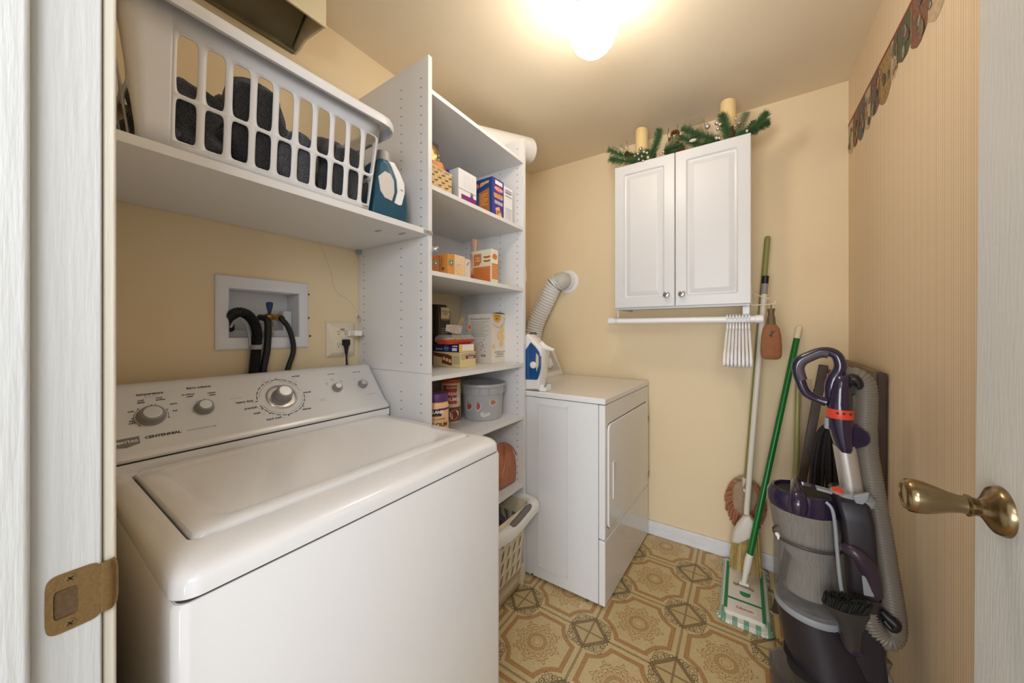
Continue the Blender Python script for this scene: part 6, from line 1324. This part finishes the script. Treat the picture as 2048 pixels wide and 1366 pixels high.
obj('side_button', B().obox(V(1650, 858, VY-.012), (.010, 0, 0), (0, .020, 0), (0, 0, .034)), LGR, vc_, bevel=.003)
obj('tool_wing', B().prism([V(1690, 838, 1.385), V(1710, 850, 1.385), V(1728, 860, 1.385), V(1738, 867, 1.385), V(1742, 877, 1.385), V(1741, 886, 1.385), V(1734, 893, 1.385), V(1715, 898, 1.385), V(1690, 899, 1.385)], (0, .034, 0)), PUR, vc_, bevel=.004, seg=3)
gp = [(1664, 800), (1663, 775), (1668, 757), (1678, 742), (1680, 728), (1674, 712), (1660, 704), (1640, 704), (1618, 712), (1600, 721), (1594, 736), (1600, 760), (1611, 784), (1632, 797), (1652, 804)]
obj('grip_loop', B().tube([V(x, y) for x, y in gp], [.016, .017, .017, .0155, .0145, .014, .0140, .014, .0145, .0145, .014, .0135, .013, .012, .014], 16, smooth=6), PUR, vc_)
obj('soft_grip', B().tube([V(x, y+1.5, VY-.002) for x, y in ((1655, 706), (1638, 706), (1618, 714), (1604, 722), (1598, 736), (1604, 758))], .0135, 14, smooth=6), mat('soft_grip', (74, 66, 68), .55), vc_)
hk = [V(1700, 762, 1.395), V(1706, 757, 1.39), V(1714, 762, 1.388), V(1719, 772, 1.388), V(1713, 775, 1.39)]
obj('hose_hook', B().tube([V(1672, 762, 1.40)]+hk, [.016, .015, .014, .012, .009, .007], 12, smooth=4), BLACK, vc_)
obj('cord_cleat', B().obox(V(1700, 790, 1.42), (.020, 0, 0), (0, .02, 0), (0, 0, .030)), BLACK, vc_, bevel=.004)
hpt = [(1678, 752, 1.43), (1694, 752, 1.43), (1712, 753, 1.43), (1727, 766, 1.43), (1731, 786, 1.43), (1731, 820, 1.43), (1730, 860, 1.43), (1733, 905, 1.43), (1742, 960, 1.42), (1754, 1030, 1.41), (1766, 1100, 1.40), (1777, 1170, 1.385), (1786, 1230, 1.375), (1786, 1266, 1.37), (1772, 1278, 1.36), (1752, 1264, 1.355), (1738, 1240, 1.35), (1733, 1212, 1.35)]
P_, R_ = corr([V(*p) for p in hpt], .0245, .0024, .0078); P_ = [Vector((min(p.x, XR-.031), p.y, p.z)) for p in P_]
obj('hose', B().tube(P_, R_, 22), HOSE, vc_, sharp=120)
P_, R_ = corr([V(1758, 1310, 1.40), V(1746, 1345, 1.39), V(1738, 1400, 1.38), V(1720, 1440, 1.38)], 0.0262, .0018, .0072); obj('lower_hose', B().tube(P_, R_, 22), HOSE, vc_, sharp=120)
obj('hose_cuff', B().tube([V(1733, 1215, 1.35), V(1735, 1190, 1.35)], [.0265, .028], 20), DGR, vc_)
ch = [V(1690, 1095, 1.33), V(1706, 1102, 1.32), V(1725, 1120, 1.32), V(1740, 1150, 1.33), V(1743, 1185, 1.34)]
obj('carry_handle', B().tube(ch, [.014, .017, .020, .021, .024], 16, smooth=5), mat('maroon_grey', (58, 46, 58), .28), vc_)
obj('grey_button', B().prism([V(1724, 1152, 1.311), V(1744, 1156, 1.315), V(1750, 1196, 1.315), V(1728, 1192, 1.311)], (0, .010, 0)), LGR, vc_, bevel=.003)
obj('black_clip', B().tube([V(1762, 1222, 1.345), V(1775, 1235, 1.34), V(1792, 1250, 1.335), V(1784, 1258, 1.335), V(1768, 1240, 1.34)], [.008, .011, .012, .009, .006], 10, smooth=4), BLACK, vc_)
tb = thing('dusting_brush', 'black oval dusting brush clipped on the side of the vacuum', 'brush', V(1702, 1260, 1.29)) if False else vc_
b = B(); rings = []
for (x, y, hx, hy) in ((1705, 1296, .016, .014), (1702, 1260, .021, .018), (1698, 1236, .034, .024), (1692, 1222, .046, .030), (1690, 1212, .048, .031)):
    q = V(x, y, 1.275); rings.append([(q.x+hx*cos(2*pi*i/28), q.y+hy*sin(2*pi*i/28), q.z+.10*hx*cos(2*pi*i/28)) for i in range(28)])
obj('dusting_brush', B().loft(rings), DGR, vc_); b = B(); rnd = random.Random(9); q = V(1690, 1212, 1.275)
for k in range(150):
    a = 2*pi*rnd.random(); r = rnd.random()**.5; p = q+Vector((.046*r*cos(a), .029*r*sin(a), .004*cos(a))); b.tube([p, p+Vector((.003*cos(a)+.006, 0, .022))], [.0022, .0016], 4)
obj('brush_bristles', b, mat('black_bristle', (28, 30, 26), .8), vc_)
obj('tool_holder', B().tube([V(1690, 1240, 1.31), V(1692, 1275, 1.305), V(1705, 1300, 1.30), V(1722, 1300, 1.30)], [.012, .014, .014, .010], 12, smooth=4), PUR, vc_)
fl = Fr((V(1556, 1071, 1.352).x, 1.352, V(1556, 1071, 1.352).z), (.75, -.66, 0), (0, 0, 1)); b = B(); b.text('Shark', fl, 0, 0, .02, 0, bold=.0004) if False else None
b = B(); polyp(b, fl, [(-.008, .004), (-.003, .009), (.004, .010), (.008, .004), (.006, -.008), (.001, -.011), (-.001, -.004), (-.006, -.001)], 0, .003); obj('fin_mark', b, PW, vc_)
# floor head
HX0, HX1, HY0, HY1 = .078, .350, 1.250, 1.560
sec = lambda k, z, x0: [(((x0+HX1)/2)+a, (HY0+HY1)/2+c, z) for a, c in rrect((HX1-x0)/2, (HY1-HY0)/2*k, .03, 6)]
obj('floor_head', B().loft([sec(.97, .012, HX0+.006), sec(1, .022, HX0), sec(1, .060, HX0), sec(.97, .088, HX0+.020), sec(.90, .108, HX0+.06), sec(.80, .118, HX0+.09)]), PUR, vc_, sharp=50)
obj('clear_window', B().loft([[(x+.0*1, y, z) for x, y, z in [(HX0-.004, HY0+.02, .030), (HX0-.004, HY1-.02, .030), (HX0-.004, HY1-.02, .070), (HX0-.004, HY0+.02, .070)]], [(HX0+.03, HY0+.02, .112), (HX0+.03, HY1-.02, .112), (HX0+.095, HY1-.03, .128), (HX0+.095, HY0+.03, .128)]][:1]+[[(HX0+.020, HY0+.02, .030), (HX0+.020, HY1-.02, .030), (HX0+.055, HY1-.03, .118), (HX0+.055, HY0+.03, .118)]]), mat('window_clear', (110, 104, 104), .06, alpha=.3), vc_)
obj('brush_roll', B().cyl((HX0+.030, HY0+.02, .045), (HX0+.030, HY1-.02, .045), .026, n=20), mat('rusty_roll', (170, 96, 72), .6, var=.4, bscale=50), vc_)
obj('neck', B().loft([[(.20+a*k, VY+c*k, z) for a, c in rrect(.075, .10, .04, 6)] for z, k in ((.085, .9), (.14, 1.05), (.21, 1.2))]), DGR, vc_)
for y in (HY0+.05, HY1-.05): obj('wheel', B().cyl((.30, y-.012, .022), (.30, y+.012, .022), .022, n=20), BLACK, vc_)

# ------------------------------------------------------------------ wallpaper border on the right wall
wb = thing('wallpaper_border', 'scalloped wallpaper border strip of muted garden pictures with a red top line', 'wallpaper border', (XR, 1.2, 1.99))
fw = Fr((XR-.0004, 0, 0), (0, -1, 0), (0, 0, 1)); y1_, y0_ = YB, .70
BT = 2.158; cols = [('green', (88, 96, 74)), ('rust', (136, 94, 74)), ('slate', (96, 94, 92)), ('sage', (126, 126, 106)), ('plum', (108, 90, 84)), ('ochre', (166, 134, 90)), ('stone', (164, 150, 130))]
bm_ = [mat('border_base', (198, 176, 142), .6, var=.25, bscale=70)]+[mat('border_'+n, c, .6, var=.45, bscale=110) for n, c in cols]+[mat('border_red', (140, 66, 44), .6)]
b = B(); patch(b, fw, -y1_, -y0_, BT-.010, BT, 8, .0006)
obj('red_line', b, bm_, wb)
rnd = random.Random(12); x = -y1_; b = B(); k = 0
while x < -y0_:
    wd = rnd.uniform(.065, .12); dp = rnd.uniform(.12, .168); n = 8
    pts = [(x, BT-.012), (x, BT-dp*.8)]+[(x+wd*i/n, BT-dp*(.82+.18*sin(pi*i/n))-.006*rnd.random()) for i in range(n+1)]+[(x+wd, BT-.012)]
    polyp(b, fw, pts[::-1] if False else pts, 1+k % 7 if k % 3 else 0, .0004+.0002*(k % 3))
    if k % 3 == 1:
        for s0, s1 in ((0, .05), (.95, 1.0)): patch(b, fw, x+wd*s0, x+wd*s1, BT-dp*.95, BT-.014, 6, .0014)
    for j in range(6):
        a = rnd.random()*6.28; cu, cv, r = x+wd*rnd.uniform(.15, .85), BT-rnd.uniform(.03, dp-.02), rnd.uniform(.008, .018)
        polyp(b, fw, [(cu+r*(.7+.5*rnd.random())*cos(a+q), cv+r*(.8+.9*rnd.random())*sin(a+q)) for q in [2*pi*i/7 for i in range(7)]], 1+rnd.randrange(7), .0012+.0003*j)
    x += wd*.92; k += 1
obj('picture_strip', b, bm_, wb)
